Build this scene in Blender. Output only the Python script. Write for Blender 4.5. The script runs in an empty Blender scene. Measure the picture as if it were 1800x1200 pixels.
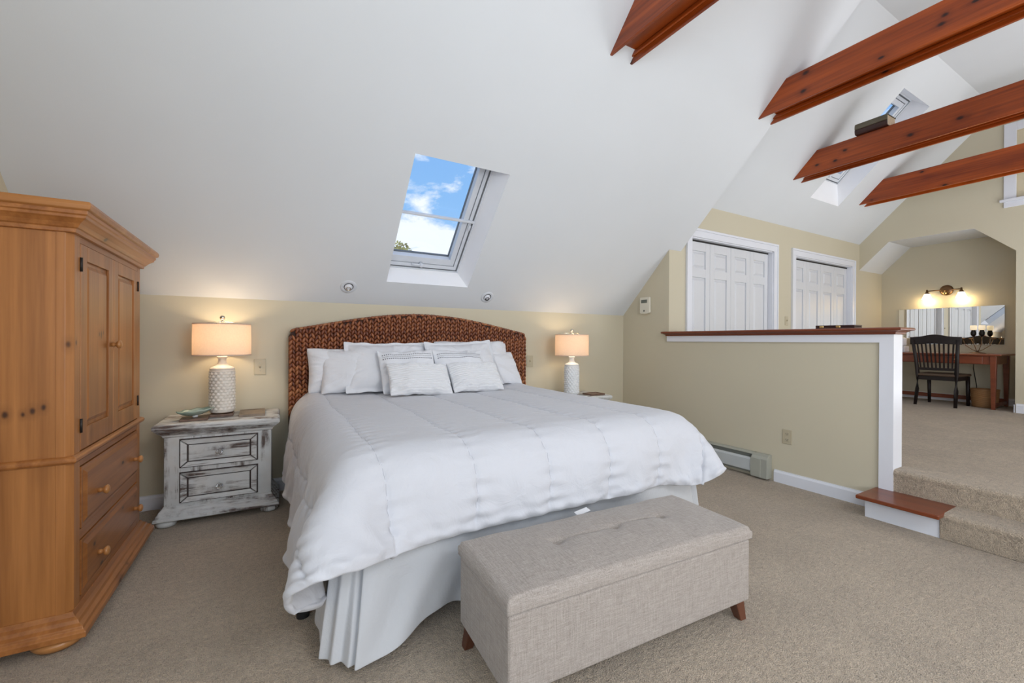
import bpy, bmesh, math, random
import numpy as np
from mathutils import Vector, Matrix
random.seed(5)
S = bpy.context.scene
COL = S.collection
PI = math.pi
R = math.radians

# ------------------------------------------------------------------ camera, world, light, exposure
CY, CP, CR = R(30.04), R(-0.138), R(0.243)
def cam_axes():
    r = np.array([math.cos(CY), -math.sin(CY), 0]); f = np.array([math.sin(CY), math.cos(CY), 0]); u = np.array([0, 0, 1.0])
    f2 = f*math.cos(CP)+u*math.sin(CP); u2 = u*math.cos(CP)-f*math.sin(CP)
    return r*math.cos(CR)+u2*math.sin(CR), u2*math.cos(CR)-r*math.sin(CR), f2
cr, cu, cf = cam_axes()
cam = bpy.data.cameras.new('camera'); cam_o = bpy.data.objects.new('camera', cam); COL.objects.link(cam_o)
cam.sensor_width = 36; cam.lens = 36*757.5/1800; cam.clip_start = .05; cam.clip_end = 300
cam_o.matrix_world = Matrix(((cr[0], cu[0], -cf[0], 0), (cr[1], cu[1], -cf[1], 0), (cr[2], cu[2], -cf[2], 1.17), (0, 0, 0, 1)))
S.camera = cam_o
S.view_settings.view_transform = 'Standard'; S.view_settings.look = 'None'
S.view_settings.gamma = 1; S.view_settings.use_curve_mapping = False
S.view_settings.exposure = 0.13
S.cycles.sample_clamp_indirect = 6
S.cycles.max_bounces = 10; S.cycles.diffuse_bounces = 5; S.cycles.transmission_bounces = 8
S.cycles.caustics_reflective = False; S.cycles.caustics_refractive = False

W = bpy.data.worlds.new('sky'); S.world = W; W.use_nodes = True
nt = W.node_tree; nt.nodes.clear()
def wn(t, **k):
    n = nt.nodes.new(t)
    for a, b in k.items(): setattr(n, a, b)
    return n
wo = wn('ShaderNodeOutputWorld'); bg = wn('ShaderNodeBackground'); tc = wn('ShaderNodeTexCoord')
sep = wn('ShaderNodeSeparateXYZ'); nt.links.new(tc.outputs['Generated'], sep.inputs[0])
grad = wn('ShaderNodeValToRGB'); nt.links.new(sep.outputs['Z'], grad.inputs[0])
grad.color_ramp.elements[0].position = 0; grad.color_ramp.elements[0].color = (.50, .68, .90, 1)
grad.color_ramp.elements[1].position = .8; grad.color_ramp.elements[1].color = (.10, .28, .72, 1)
e = grad.color_ramp.elements.new(.3); e.color = (.26, .50, .86, 1)
mp = wn('ShaderNodeMapping'); mp.inputs['Scale'].default_value = (1, 1, 2.3); mp.inputs['Location'].default_value = (.15, .52, .3)
nt.links.new(tc.outputs['Generated'], mp.inputs[0])
nz = wn('ShaderNodeTexNoise'); nz.inputs['Scale'].default_value = 5.2; nz.inputs['Detail'].default_value = 9; nz.inputs['Roughness'].default_value = .58; nz.inputs['Distortion'].default_value = .25
nt.links.new(mp.outputs[0], nz.inputs['Vector'])
cr2 = wn('ShaderNodeValToRGB'); cr2.color_ramp.elements[0].position = .47; cr2.color_ramp.elements[1].position = .56
nt.links.new(nz.outputs['Fac'], cr2.inputs[0])
mx = wn('ShaderNodeMix', data_type='RGBA'); nt.links.new(cr2.outputs[0], mx.inputs[0]); nt.links.new(grad.outputs[0], mx.inputs[6]); mx.inputs[7].default_value = (.93, .95, 1, 1)
nt.links.new(mx.outputs[2], bg.inputs[0]); bg.inputs[1].default_value = 1.05; nt.links.new(bg.outputs[0], wo.inputs[0])

def area(name, loc, rot, sx, sy, power, color):
    l = bpy.data.lights.new(name, 'AREA'); l.shape = 'RECTANGLE'; l.size = sx; l.size_y = sy; l.energy = power; l.color = color
    o = bpy.data.objects.new(name, l); o.location = loc; o.rotation_euler = rot; COL.objects.link(o); return o
# area lights added as daylight at unseen windows: rear wall, left gable, raised floor
area('window_light_rear', (1.6, -2.93, 1.25), (R(90), 0, 0), 3.0, 1.05, 58, (1, .965, .92))
area('window_light_left', (-1.10, -1.3, 1.5), (R(90), 0, R(-90)), 2.2, 1.5, 62, (.78, .88, 1))
area('window_light_raised', (6.0, -2.93, 1.45), (R(90), 0, 0), 2.6, 1.0, 48, (1, .965, .92))
area('roof_fill_light', (1.6, -1.75, 3.04), (R(40), 0, 0), 1.6, 1.1, 66, (.94, .965, 1))  # lamp added under the unseen rear slope to brighten the floor
# upward fill lights added out of view to brighten the ceilings evenly
area('ceiling_fill_light', (.6, -1.5, .55), (R(180), 0, 0), 3.2, 1.8, 36, (.90, .95, 1))
area('ceiling_fill_light', (6.2, -.5, .6), (R(180), 0, 0), 2.6, 2.0, 74, (.92, .96, 1))
area('roof_fill_light_raised', (6.0, -1.75, 3.04), (R(40), 0, 0), 1.6, 1.1, 34, (.92, .96, 1))  # second lamp added under the unseen rear slope, over the raised floor
def point(name, loc, power, color, r=.03):
    l = bpy.data.lights.new(name, 'POINT'); l.energy = power; l.color = color; l.shadow_soft_size = r
    o = bpy.data.objects.new(name, l); o.location = loc; COL.objects.link(o); return o

# ------------------------------------------------------------------ materials
class N:
    def __init__(s, name):
        s.m = bpy.data.materials.new(name); s.m.use_nodes = True; s.t = s.m.node_tree; s.b = s.t.nodes['Principled BSDF']
        s.tc = s.t.nodes.new('ShaderNodeTexCoord')
    def n(s, t, ins=None, **k):
        n = s.t.nodes.new(t)
        for a, b in k.items(): setattr(n, a, b)
        for a, b in (ins or {}).items():
            if isinstance(b, bpy.types.NodeSocket): s.t.links.new(b, n.inputs[a])
            else: n.inputs[a].default_value = b
        return n
    def set(s, **k):
        for a, b in k.items():
            a = {'color': 'Base Color', 'rough': 'Roughness', 'metal': 'Metallic', 'normal': 'Normal', 'trans': 'Transmission Weight', 'spec': 'Specular IOR Level',
                 'sheen': 'Sheen Weight', 'coat': 'Coat Weight', 'emit': 'Emission Color', 'estr': 'Emission Strength'}.get(a, a)
            if isinstance(b, bpy.types.NodeSocket): s.t.links.new(b, s.b.inputs[a])
            else:
                if isinstance(b, tuple) and len(b) == 3: b = b+(1,)
                s.b.inputs[a].default_value = b
        return s
    def map(s, scale, rot=(0, 0, 0), src='Object', loc=(0, 0, 0)):
        return s.n('ShaderNodeMapping', {'Vector': s.tc.outputs[src], 'Scale': scale, 'Rotation': rot, 'Location': loc}).outputs[0]
    def noise(s, scale, detail=4, rough=.5, vec=None, dist=0):
        n = s.n('ShaderNodeTexNoise', {'Scale': scale, 'Detail': detail, 'Roughness': rough, 'Distortion': dist})
        s.t.links.new(vec if vec else s.tc.outputs['Object'], n.inputs['Vector']); return n.outputs['Fac']
    def ramp(s, fac, stops):
        r = s.n('ShaderNodeValToRGB', {'Fac': fac}); el = r.color_ramp.elements
        while len(el) > 1: el.remove(el[-1])
        for i, (p, c) in enumerate(stops):
            q = el[0] if i == 0 else el.new(p)
            q.position = p; q.color = (c+(1,)) if isinstance(c, tuple) else (c, c, c, 1)
        return r.outputs[0]
    def mix(s, f, a, b, mode='MIX'):
        m = s.n('ShaderNodeMix', data_type='RGBA', blend_type=mode)
        for i, v in ((0, f), (6, a), (7, b)):
            if isinstance(v, bpy.types.NodeSocket): s.t.links.new(v, m.inputs[i])
            else: m.inputs[i].default_value = v+(1,) if isinstance(v, tuple) else v
        return m.outputs[2]
    def math(s, op, a, b=0):
        return s.n('ShaderNodeMath', {0: a, 1: b}, operation=op).outputs[0]
    def bump(s, h, strength=.3, dist=.01, nrm=None):
        n = s.n('ShaderNodeBump', {'Height': h, 'Strength': strength, 'Distance': dist})
        if nrm: s.t.links.new(nrm, n.inputs['Normal'])
        return n.outputs[0]

def plain(name, color, rough=.5, metal=0, var=.04, scale=8, bump=0, **k):
    m = N(name); f = m.noise(scale, 5)
    dk = tuple(c*(1-var) for c in color); lt = tuple(min(1, c*(1+var)) for c in color)
    m.set(color=m.ramp(f, [(.3, dk), (.7, lt)]), rough=rough, metal=metal, **k)
    if bump: m.set(normal=m.bump(m.noise(scale*20, 3), bump, .002))
    return m.m
M = {}
def paint(name, color, rough=.6):
    m = N(name); f = m.noise(1.3, 3)
    m.set(color=m.ramp(f, [(.2, tuple(c*.97 for c in color)), (.8, tuple(min(1, c*1.02) for c in color))]), rough=rough,
          normal=m.bump(m.noise(160, 3), .08, .002), spec=.3)
    return m.m
M['wall'] = paint('wall_paint', (.545, .500, .385))
M['ceil'] = paint('ceiling_paint', (.640, .668, .700), .7)
M['trim'] = plain('trim_paint', (.70, .72, .78), .35, var=.01)
M['door'] = plain('door_paint', (.62, .635, .67), .38, var=.01)
M['reveal'] = plain('reveal_lit_paint', (.86, .87, .90), .5, var=.01)  # white made lighter so the colour carries the sky light on the reveals
M['window'] = plain('window_frame_paint', (.62, .65, .70), .35, var=.02)
M['window_dark'] = plain('window_gasket', (.12, .13, .14), .5)
M['backing'] = plain('backing_dark', (.02, .02, .02), .8)

def carpet(name, color):
    m = N(name)
    f1 = m.noise(230, 2, .6); f2 = m.noise(48, 3, .7); f3 = m.noise(2.2, 4, .6); f4 = m.noise(14, 3, .6)
    c = m.mix(.5, m.ramp(f1, [(.35, tuple(v*.36 for v in color)), (.65, tuple(v*1.50 for v in color))]),
              m.ramp(f2, [(.3, tuple(v*.58 for v in color)), (.7, tuple(v*1.34 for v in color))]))
    c = m.mix(1, c, m.ramp(f3, [(.35, .86), (.65, 1.0)]), 'MULTIPLY')
    c = m.mix(1, c, m.ramp(f4, [(.35, .93), (.65, 1.0)]), 'MULTIPLY')
    h = m.math('ADD', m.math('MULTIPLY', f1, .6), f2)
    m.set(color=c, rough=1.0, spec=.05, sheen=.3, normal=m.bump(h, 1.0, .02)); return m.m
M['carpet'] = carpet('beige_carpet', (.570, .465, .352))

def wood(name, c1, c2, knot, axis=2, rough=.35, scale=1.0, knots=True, coat=.2, kscale=3.0, grain=1.0, at=()):
    m = N(name)
    st = [9*scale]*3; st[axis] = .7*scale
    v = m.map(tuple(st))
    big = m.noise(1.0, 3, .5, v, .6)
    st2 = [70*scale]*3; st2[axis] = 2.5*scale
    fine = m.noise(1.0, 4, .6, m.map(tuple(st2)))
    st3 = [24*scale]*3; st3[axis] = 1.0*scale
    ring = m.n('ShaderNodeMath', {0: m.math('MULTIPLY', m.noise(1.0, 2, .5, m.map(tuple(x*.12 for x in st3)), .4), 46.0)}, operation='SINE').outputs[0]
    c = m.ramp(big, [(.25, c1), (.75, c2)])
    c = m.mix(.30*grain, c, m.ramp(fine, [(.3, tuple(x*.70 for x in c1)), (.7, tuple(min(1, x*1.12) for x in c2))]))
    c = m.mix(.16*grain, c, m.ramp(ring, [(0, tuple(x*.62 for x in c1)), (.8, c2)]))
    if knots:
        kk = [kscale]*3; kk[axis] = kscale*.50
        d = m.noise(3.5, 2, .5)
        vv = m.n('ShaderNodeVectorMath', {0: m.map(tuple(kk)), 1: m.n('ShaderNodeCombineXYZ', {0: m.math('MULTIPLY', d, .12), 1: m.math('MULTIPLY', d, .12), 2: m.math('MULTIPLY', d, .12)}).outputs[0]}, operation='ADD').outputs[0]
        vo = m.n('ShaderNodeTexVoronoi', {'Scale': 1.0, 'Randomness': 1.0}); m.t.links.new(vv, vo.inputs['Vector'])
        halo = m.ramp(vo.outputs['Distance'], [(.04, 1.0), (.16, .35), (.30, 0.0)])
        core = m.ramp(vo.outputs['Distance'], [(.05, 1.0), (.085, 0.0)])
        c = m.mix(m.math('MULTIPLY', halo, .55), c, tuple(x*.55 for x in c1))
        c = m.mix(core, c, knot)
    wob = m.math('MULTIPLY', m.math('SUBTRACT', m.noise(40, 2), .5), .35)
    for (kx, ky, kz, kr) in at:      # the large knots of this piece of timber, at their own places
        sc3 = [1/kr]*3; sc3[axis] = .62/kr
        ds = m.n('ShaderNodeVectorMath', {0: m.n('ShaderNodeVectorMath', {0: m.tc.outputs['Object'], 1: (kx, ky, kz)}, operation='SUBTRACT').outputs[0], 1: tuple(sc3)}, operation='MULTIPLY').outputs[0]
        ln = m.math('ADD', m.n('ShaderNodeVectorMath', {0: ds}, operation='LENGTH').outputs['Value'], wob)
        c = m.mix(m.ramp(m.math('MULTIPLY', ln, .42), [(.25, .7), (.42, .25), (.95, 0.0)]), c, tuple(x*.42 for x in c1))
        c = m.mix(m.ramp(m.math('MULTIPLY', ln, .42), [(.12, .95), (.30, 0.0)]), c, knot)
    m.set(color=c, rough=rough, coat=coat, spec=.4, normal=m.bump(fine, .06, .003))
    m.b.inputs['Coat Roughness'].default_value = .25
    return m.m
M['pine_z'] = wood('honey_pine_upright', (.27, .095, .022), (.43, .180, .052), (.045, .014, .005), 2, .38, .8, kscale=6.5, grain=1.7, at=[(-.179, -.001, .893, .012), (-.133, -.001, .890, .008), (-.108, -.001, .901, .011), (-.079, -.001, .913, .010), (-.010, 0, 1.148, .012), (0, .034, 1.154, .009), (0, .29, 1.19, .009), (0, .34, 1.197, .009), (0, .394, .92, .009)])
M['pine_y'] = wood('honey_pine_across', (.27, .090, .022), (.42, .170, .048), (.045, .014, .005), 1, .38, .8, kscale=7, grain=1.7, at=[(.01, .193, .305, .014), (.01, .583, .323, .010), (.01, .80, .313, .008), (.04, .50, .065, .016), (.05, .36, .055, .018)])
M['pine_x'] = wood('honey_pine_side', (.30, .11, .028), (.45, .20, .062), (.045, .014, .005), 0, .38, .8, kscale=5)
M['pine_knob'] = wood('honey_pine_turned', (.40, .17, .05), (.52, .25, .09), (.2, .08, .03), 0, .3, 1, False)
M['beam'] = wood('red_stained_pine', (.13, .015, .002), (.44, .086, .009), (.02, .004, .002), 1, .33, .7, kscale=6.5, coat=.15, at=[(3.703, 1.809, 3.155, .020), (3.703, 1.793, 3.291, .022), (3.703, 1.006, 3.178, .018), (3.703, .99, 3.226, .016), (5.39, 2.487, 3.156, .018), (5.39, 2.309, 3.143, .018), (5.39, 2.219, 3.221, .018), (5.39, 1.68, 3.164, .024), (5.39, 1.337, 3.175, .022)], grain=1.5)
M['cap'] = wood('red_stained_cap', (.11, .022, .007), (.22, .050, .014), (.03, .008, .004), 1, .3, .9, knots=False, coat=.25)
M['desk'] = wood('cherry_desk', (.15, .034, .014), (.24, .064, .026), (.03, .01, .005), 1, .32, .8, knots=False)
M['espresso'] = wood('espresso_wood', (.006, .003, .003), (.013, .006, .005), (.01, .005, .004), 2, .5, 1, knots=False, coat=0)
M['leg'] = wood('walnut_leg', (.075, .024, .012), (.13, .045, .022), (.02, .01, .005), 2, .4, 1, knots=False)

def distressed(name, axis, amt=.5, base=(.66, .685, .69)):
    m = N(name)
    st = [26]*3; st[axis] = 2.2
    f = m.noise(1.0, 6, .65, m.map(tuple(st)))
    g = m.noise(5.5, 5, .62)
    fine = m.noise(60, 3, .6)
    mask = m.math('MULTIPLY', m.ramp(f, [(.43+.10*(1-amt), 0.0), (.56+.06*(1-amt), 1.0)]), m.ramp(g, [(.40+.1*(1-amt), 0.0), (.55+.05*(1-amt), 1.0)]))
    wash = m.ramp(m.noise(3.2, 4, .6), [(.35, tuple(c*.80 for c in base)), (.65, base)])
    warm = m.mix(m.ramp(m.noise(7, 3), [(.5, 0.0), (.75, .45)]), wash, (.60, .55, .48))
    c = m.mix(m.math('MULTIPLY', mask, .93), warm, m.ramp(fine, [(.3, (.030, .016, .012)), (.7, (.10, .052, .035))]))
    m.set(color=c, rough=.55, normal=m.bump(m.math('SUBTRACT', fine, mask), .15, .003)); return m.m
M['dist_x'] = distressed('chalk_paint_streaked_across', 0, .60)
M['dist_z'] = distressed('chalk_paint_worn', 2, .50)
M['dist_edge'] = distressed('chalk_paint_moulding', 0, .80)
M['glaze'] = plain('dark_glaze', (.035, .022, .02), .6)

def cloth(name, color, weave=0, wr=.0, rough=.85, wscale=7.0):
    m = N(name)
    f = m.noise(wscale, 5, .6, None, .8)
    m.set(color=m.ramp(f, [(.3, tuple(c*.985 for c in color)), (.7, color)]), rough=rough, sheen=.25, spec=.2)
    h = None
    if wr: h = m.bump(f, wr, .02)
    if weave: h = m.bump(m.noise(weave, 2), .2, .001, h)
    if h: m.set(normal=h)
    return m.m
M['white'] = cloth('white_cotton', (.545, .558, .602), 900, .45)
M['pillow'] = cloth('pillow_cotton', (.70, .715, .755), 900, .4, wscale=9)
M['white_knit'] = cloth('ivory_knit', (.70, .71, .735), 600, .1)
M['skirt'] = cloth('white_bed_skirt', (.51, .525, .55), 900, .5, wscale=5)
M['seam'] = plain('seam_groove_dark', (.36, .37, .41), .9)  # grey put into the colour to darken the stitched grooves
M['mattress'] = cloth('mattress_ticking', (.7, .7, .72), 300)

def linen(name, c1, c2):
    m = N(name)
    a = m.noise(1.0, 3, .7, m.map((18, 330, 330))); b = m.noise(1.0, 3, .7, m.map((330, 330, 16))); c0 = m.noise(1.0, 2, .7, m.map((330, 18, 330)))
    f = m.math('MULTIPLY', m.math('ADD', m.math('ADD', a, b), c0), .3333)
    m.set(color=m.ramp(f, [(.38, c1), (.62, c2)]), rough=.9, spec=.15, sheen=.2, normal=m.bump(f, .35, .003)); return m.m
M['linen'] = linen('greige_linen', (.225, .195, .172), (.41, .370, .338))

m = N('seagrass'); ri = m.n('ShaderNodeNewGeometry').outputs['Random Per Island']
st = m.noise(1.0, 3, .6, m.map((120, 120, 25)))
m.set(color=m.mix(m.math('MULTIPLY', st, .7), m.ramp(ri, [(0, (.12, .030, .012)), (.45, (.28, .085, .030)), (.8, (.44, .165, .060)), (1, (.55, .25, .10))]), (.07, .02, .01)), rough=.45, spec=.5, normal=m.bump(st, .5, .003)); M['grass'] = m.m
M['grass_dark'] = plain('seagrass_backing', (.035, .012, .007), .8)

m = N('lamp_ceramic'); m.set(color=m.ramp(m.noise(30, 4), [(.3, (.66, .61, .54)), (.7, (.76, .72, .66))]), rough=.35, coat=.3); M['ceramic'] = m.m
M['ceramic_white'] = plain('lamp_ceramic_white', (.72, .74, .76), .35, var=.03)
def shade_mat(name, col, tr):
    m = N(name); t = m.t
    w = m.math('MULTIPLY', m.math('ADD', m.noise(1.0, 2, .6, m.map((60, 60, 700))), m.noise(1.0, 2, .6, m.map((700, 700, 50)))), .5)
    c = m.ramp(w, [(.35, tuple(x*.86 for x in col)), (.65, col)])
    m.set(color=c, rough=.9, spec=.1)
    tl = m.n('ShaderNodeBsdfTranslucent', {'Color': m.mix(1, c, tr, 'MULTIPLY')})
    ms = m.n('ShaderNodeMixShader', {0: .34}); t.links.new(m.b.outputs[0], ms.inputs[1]); t.links.new(tl.outputs[0], ms.inputs[2])
    t.links.new(ms.outputs[0], t.nodes['Material Output'].inputs[0]); return m.m
M['shade'] = shade_mat('linen_lampshade', (.76, .66, .56), (1, .84, .72))
m = N('lamp_bulb'); m.set(color=(1, .9, .7), emit=(1, .74, .42), estr=14.0); M['bulb'] = m.m
m = N('lit_glass_shade'); m.set(color=(1, .95, .85), rough=.4, emit=(1, .82, .55), estr=5.0); M['lit'] = m.m
m = N('clear_crystal'); m.set(color=(.95, .95, .95), rough=.04, trans=.85); m.b.inputs['IOR'].default_value = 1.5; M['crystal'] = m.m
M['nickel'] = plain('brushed_nickel', (.62, .58, .50), .25, 1, .03)
M['bronze'] = plain('aged_bronze', (.22, .13, .07), .35, 1, .1)
M['iron'] = plain('dark_iron', (.03, .028, .027), .45, .8)
M['hinge'] = plain('blackened_hinge', (.018, .014, .012), .5, .3)
M['almond'] = plain('almond_plastic', (.44, .39, .28), .4, var=.01)
M['ivory'] = plain('ivory_plastic', (.66, .63, .54), .4, var=.01)
M['heater'] = plain('heater_enamel', (.34, .345, .30), .4, var=.02)
M['heater_panel'] = plain('heater_front_enamel', (.46, .49, .50), .4, var=.02)
M['black'] = plain('flat_black', (.012, .012, .013), .6)
M['lcd'] = plain('display_grey', (.12, .13, .11), .3)
m = N('mirror_silver'); m.set(color=(.93, .94, .93), rough=.0, metal=1.0); M['mirror'] = m.m
# window glass: thin, lets daylight straight through with a faint reflection
m = N('window_glass'); t = m.t
tr = m.n('ShaderNodeBsdfTransparent', {'Color': (.96, .985, 1, 1)}); gl = m.n('ShaderNodeBsdfGlossy', {'Roughness': .0, 'Color': (1, 1, 1, 1)})
ms = m.n('ShaderNodeMixShader', {0: .04}); t.links.new(tr.outputs[0], ms.inputs[1]); t.links.new(gl.outputs[0], ms.inputs[2]); t.links.new(ms.outputs[0], t.nodes['Material Output'].inputs[0]); M['glass'] = m.m
m = N('shell_glaze'); m.set(color=m.ramp(m.noise(9, 4), [(.3, (.22, .34, .28)), (.7, (.42, .50, .44))]), rough=.25, coat=.4); M['shell'] = m.m
M['slate'] = plain('brown_coaster', (.16, .095, .065), .45, var=.25, scale=25)
M['tray'] = plain('taupe_tray', (.25, .195, .145), .45, var=.18, scale=20)
m = N('wicker'); wv = m.n('ShaderNodeTexWave', {'Scale': 30.0, 'Distortion': 2.0}, bands_direction='Z'); m.t.links.new(m.tc.outputs['Object'], wv.inputs['Vector'])
m.set(color=m.mix(wv.outputs['Fac'], (.19, .085, .028), (.42, .22, .085)), rough=.6, normal=m.bump(wv.outputs['Fac'], .5, .01)); M['wicker'] = m.m
m = N('candle_wax'); m.set(color=(.85, .78, .66), rough=.5, emit=(1, .8, .5), estr=.5); M['wax'] = m.m
M['leather'] = plain('dark_leather', (.035, .012, .010), .35, var=.2)
M['brass'] = plain('brass_clasp', (.75, .55, .25), .25, 1)
M['paper'] = plain('page_block', (.62, .50, .36), .8, var=.15, scale=60)
M['olive'] = plain('olive_cloth_cover', (.10, .085, .055), .5, var=.2)
M['leaf'] = plain('autumn_leaves', (.70, .58, .22), .8, var=.5, scale=3)
M['bark'] = plain('bark', (.10, .07, .05), .9)
M['acrylic'] = plain('frosted_box', (.66, .66, .72), .3, var=.08, scale=20)
M['seat'] = plain('brown_seat_pad', (.07, .042, .026), .5, var=.2)
M['beige_shade'] = plain('beige_roller_shade', (.60, .53, .39), .8, var=.02)

# ------------------------------------------------------------------ mesh helpers
class MB:
    def __init__(s): s.v = []; s.f = []; s.sm = []
    def add(s, vs, fs, smooth=False):
        o = len(s.v); s.v += [tuple(v) for v in vs]; s.f += [tuple(i+o for i in f) for f in fs]; s.sm += [smooth]*len(fs); return s
    def box(s, x0, x1, y0, y1, z0, z1):
        v = [(x, y, z) for z in (z0, z1) for y in (y0, y1) for x in (x0, x1)]
        return s.add(v, [(0, 2, 3, 1), (4, 5, 7, 6), (0, 1, 5, 4), (2, 6, 7, 3), (0, 4, 6, 2), (1, 3, 7, 5)])
    def hexa(s, a, b):  # two quads (4 points each, same winding)
        return s.add(list(a)+list(b), [(3, 2, 1, 0), (4, 5, 6, 7), (0, 1, 5, 4), (1, 2, 6, 5), (2, 3, 7, 6), (3, 0, 4, 7)])
    def prism(s, pts, axis, a, b):  # pts 2D in the two other axes (cyclic order)
        def mk(p, w):
            q = [0, 0, 0]; q[axis] = w; o = [i for i in range(3) if i != axis]; q[o[0]] = p[0]; q[o[1]] = p[1]; return q
        n = len(pts)
        return s.add([mk(p, a) for p in pts]+[mk(p, b) for p in pts], [tuple(range(n)), tuple(range(2*n-1, n-1, -1))]+[(i, i+n, (i+1) % n+n, (i+1) % n) for i in range(n)])
    def lathe(s, prof, c=(0, 0, 0), seg=32, axis='Z', cap=True):
        vs = []; fs = []
        for r, z in prof:
            for k in range(seg):
                a = 2*PI*k/seg; x, y = r*math.cos(a), r*math.sin(a)
                p = (x, y, z) if axis == 'Z' else ((z, x, y) if axis == 'X' else (x, z, y))
                vs.append((p[0]+c[0], p[1]+c[1], p[2]+c[2]))
        n = len(prof)
        for i in range(n-1):
            for k in range(seg): fs.append((i*seg+k, i*seg+(k+1) % seg, (i+1)*seg+(k+1) % seg, (i+1)*seg+k))
        s.add(vs, fs, True)
        if cap:
            o = len(s.v)-len(vs)
            s.f += [tuple(o+k for k in range(seg-1, -1, -1)), tuple(o+(n-1)*seg+k for k in range(seg))]; s.sm += [False, False]
        return s
    def tube(s, pts, r, seg=8):
        pts = [Vector(p) for p in pts]; vs = []; fs = []; n = len(pts)
        for i, p in enumerate(pts):
            d = (pts[min(i+1, n-1)]-pts[max(i-1, 0)]).normalized()
            a = d.cross(Vector((0, 0, 1)));
            if a.length < .05: a = d.cross(Vector((1, 0, 0)))
            a.normalize(); b = d.cross(a); rr = r[i] if isinstance(r, (list, tuple)) else r
            for k in range(seg):
                t = 2*PI*k/seg; vs.append(p+a*rr*math.cos(t)+b*rr*math.sin(t))
        for i in range(n-1):
            for k in range(seg): fs.append((i*seg+k, i*seg+(k+1) % seg, (i+1)*seg+(k+1) % seg, (i+1)*seg+k))
        s.add(vs, fs, True); o = len(s.v)-len(vs)
        s.f += [tuple(o+k for k in range(seg)), tuple(o+(n-1)*seg+k for k in range(seg-1, -1, -1))]; s.sm += [False]*2
        return s
    def ball(s, c, r, sx=1, sy=1, sz=1, seg=16, rings=10):
        prof = [(max(1e-4, math.sin(PI*i/rings)), -math.cos(PI*i/rings)) for i in range(rings+1)]
        vs = []; fs = []
        for q, z in prof:
            for k in range(seg):
                a = 2*PI*k/seg; vs.append((c[0]+r*sx*q*math.cos(a), c[1]+r*sy*q*math.sin(a), c[2]+r*sz*z))
        for i in range(rings):
            for k in range(seg): fs.append((i*seg+k, i*seg+(k+1) % seg, (i+1)*seg+(k+1) % seg, (i+1)*seg+k))
        return s.add(vs, fs, True)
    def mould(s, x0, x1, y0, y1, prof, sides=(1, 1, 1, 1)):
        # profile (offset, z) swept round a rectangle with mitred corners; sides = outward factor for -x, +x, -y, +y
        vs = []; n = len(prof)
        for d, z in prof:
            a, b, c, e = x0-d*sides[0], x1+d*sides[1], y0-d*sides[2], y1+d*sides[3]
            vs += [(a, c, z), (b, c, z), (b, e, z), (a, e, z)]
        fs = [(3, 2, 1, 0), tuple((n-1)*4+i for i in range(4))]
        for i in range(n-1):
            for k in range(4): fs.append((i*4+k, i*4+(k+1) % 4, (i+1)*4+(k+1) % 4, (i+1)*4+k))
        return s.add(vs, fs)
    def frame(s, x, y0, y1, z0, z1, w, d, axis=0, bev=0):
        # picture frame of 4 mitred bars, opening inside; front at x+d (bevelled inwards by bev)
        def P(u, v, h):
            return (h, u, v) if axis == 0 else ((u, h, v) if axis == 1 else (u, v, h))
        o = [(y0, z0), (y1, z0), (y1, z1), (y0, z1)]; i = [(y0+w, z0+w), (y1-w, z0+w), (y1-w, z1-w), (y0+w, z1-w)]
        ob = [(y0+bev, z0+bev), (y1-bev, z0+bev), (y1-bev, z1-bev), (y0+bev, z1-bev)]
        for k in range(4):
            j = (k+1) % 4
            s.hexa([P(*o[k], x), P(*o[j], x), P(*i[j], x), P(*i[k], x)], [P(*ob[k], x+d), P(*ob[j], x+d), P(*i[j], x+d), P(*i[k], x+d)])
        return s
def link(name, mb, mat, parent=None, bevel=0, seg=2, sub=0, loc=None, fix=True):
    me = bpy.data.meshes.new(name)
    if isinstance(mb, MB):
        me.from_pydata(mb.v, [], mb.f); me.polygons.foreach_set('use_smooth', mb.sm)
    else: me.from_pydata(mb[0], [], mb[1]); me.polygons.foreach_set('use_smooth', [True]*len(mb[1]))
    me.update()
    if fix:
        b = bmesh.new(); b.from_mesh(me); bmesh.ops.recalc_face_normals(b, faces=b.faces[:]); b.to_mesh(me); b.free()
    me.materials.append(M[mat] if isinstance(mat, str) else mat)
    o = bpy.data.objects.new(name, me); COL.objects.link(o)
    if parent: o.parent = parent
    if loc: o.location = loc
    if bevel:
        m = o.modifiers.new('bevel', 'BEVEL'); m.width = bevel; m.segments = seg; m.limit_method = 'ANGLE'; m.angle_limit = R(35); m.harden_normals = False
    if sub:
        m = o.modifiers.new('sub', 'SUBSURF'); m.levels = sub; m.render_levels = sub
    return o
def thing(name, label, cat, loc=(0, 0, 0), rz=0, group=None):
    o = bpy.data.objects.new(name, None); COL.objects.link(o); o.location = loc; o.rotation_euler = (0, 0, rz); o.empty_display_size = .1
    return tag(o, label, cat, group)
def tag(o, label, cat, group=None):
    o['label'] = label; o['category'] = cat
    if group: o['group'] = group
    return o
def struct(name, mb, mat, parent=None, **k):
    o = link(name, mb, mat, parent, **k)
    if parent is None: o['kind'] = 'structure'
    return o
def copy_thing(o, label, **k):
    def cp(a, par):
        c = a.copy(); COL.objects.link(c); c.parent = par
        for ch in a.children: cp(ch, c)
        return c
    c = cp(o, None); c['label'] = label
    return c
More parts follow.
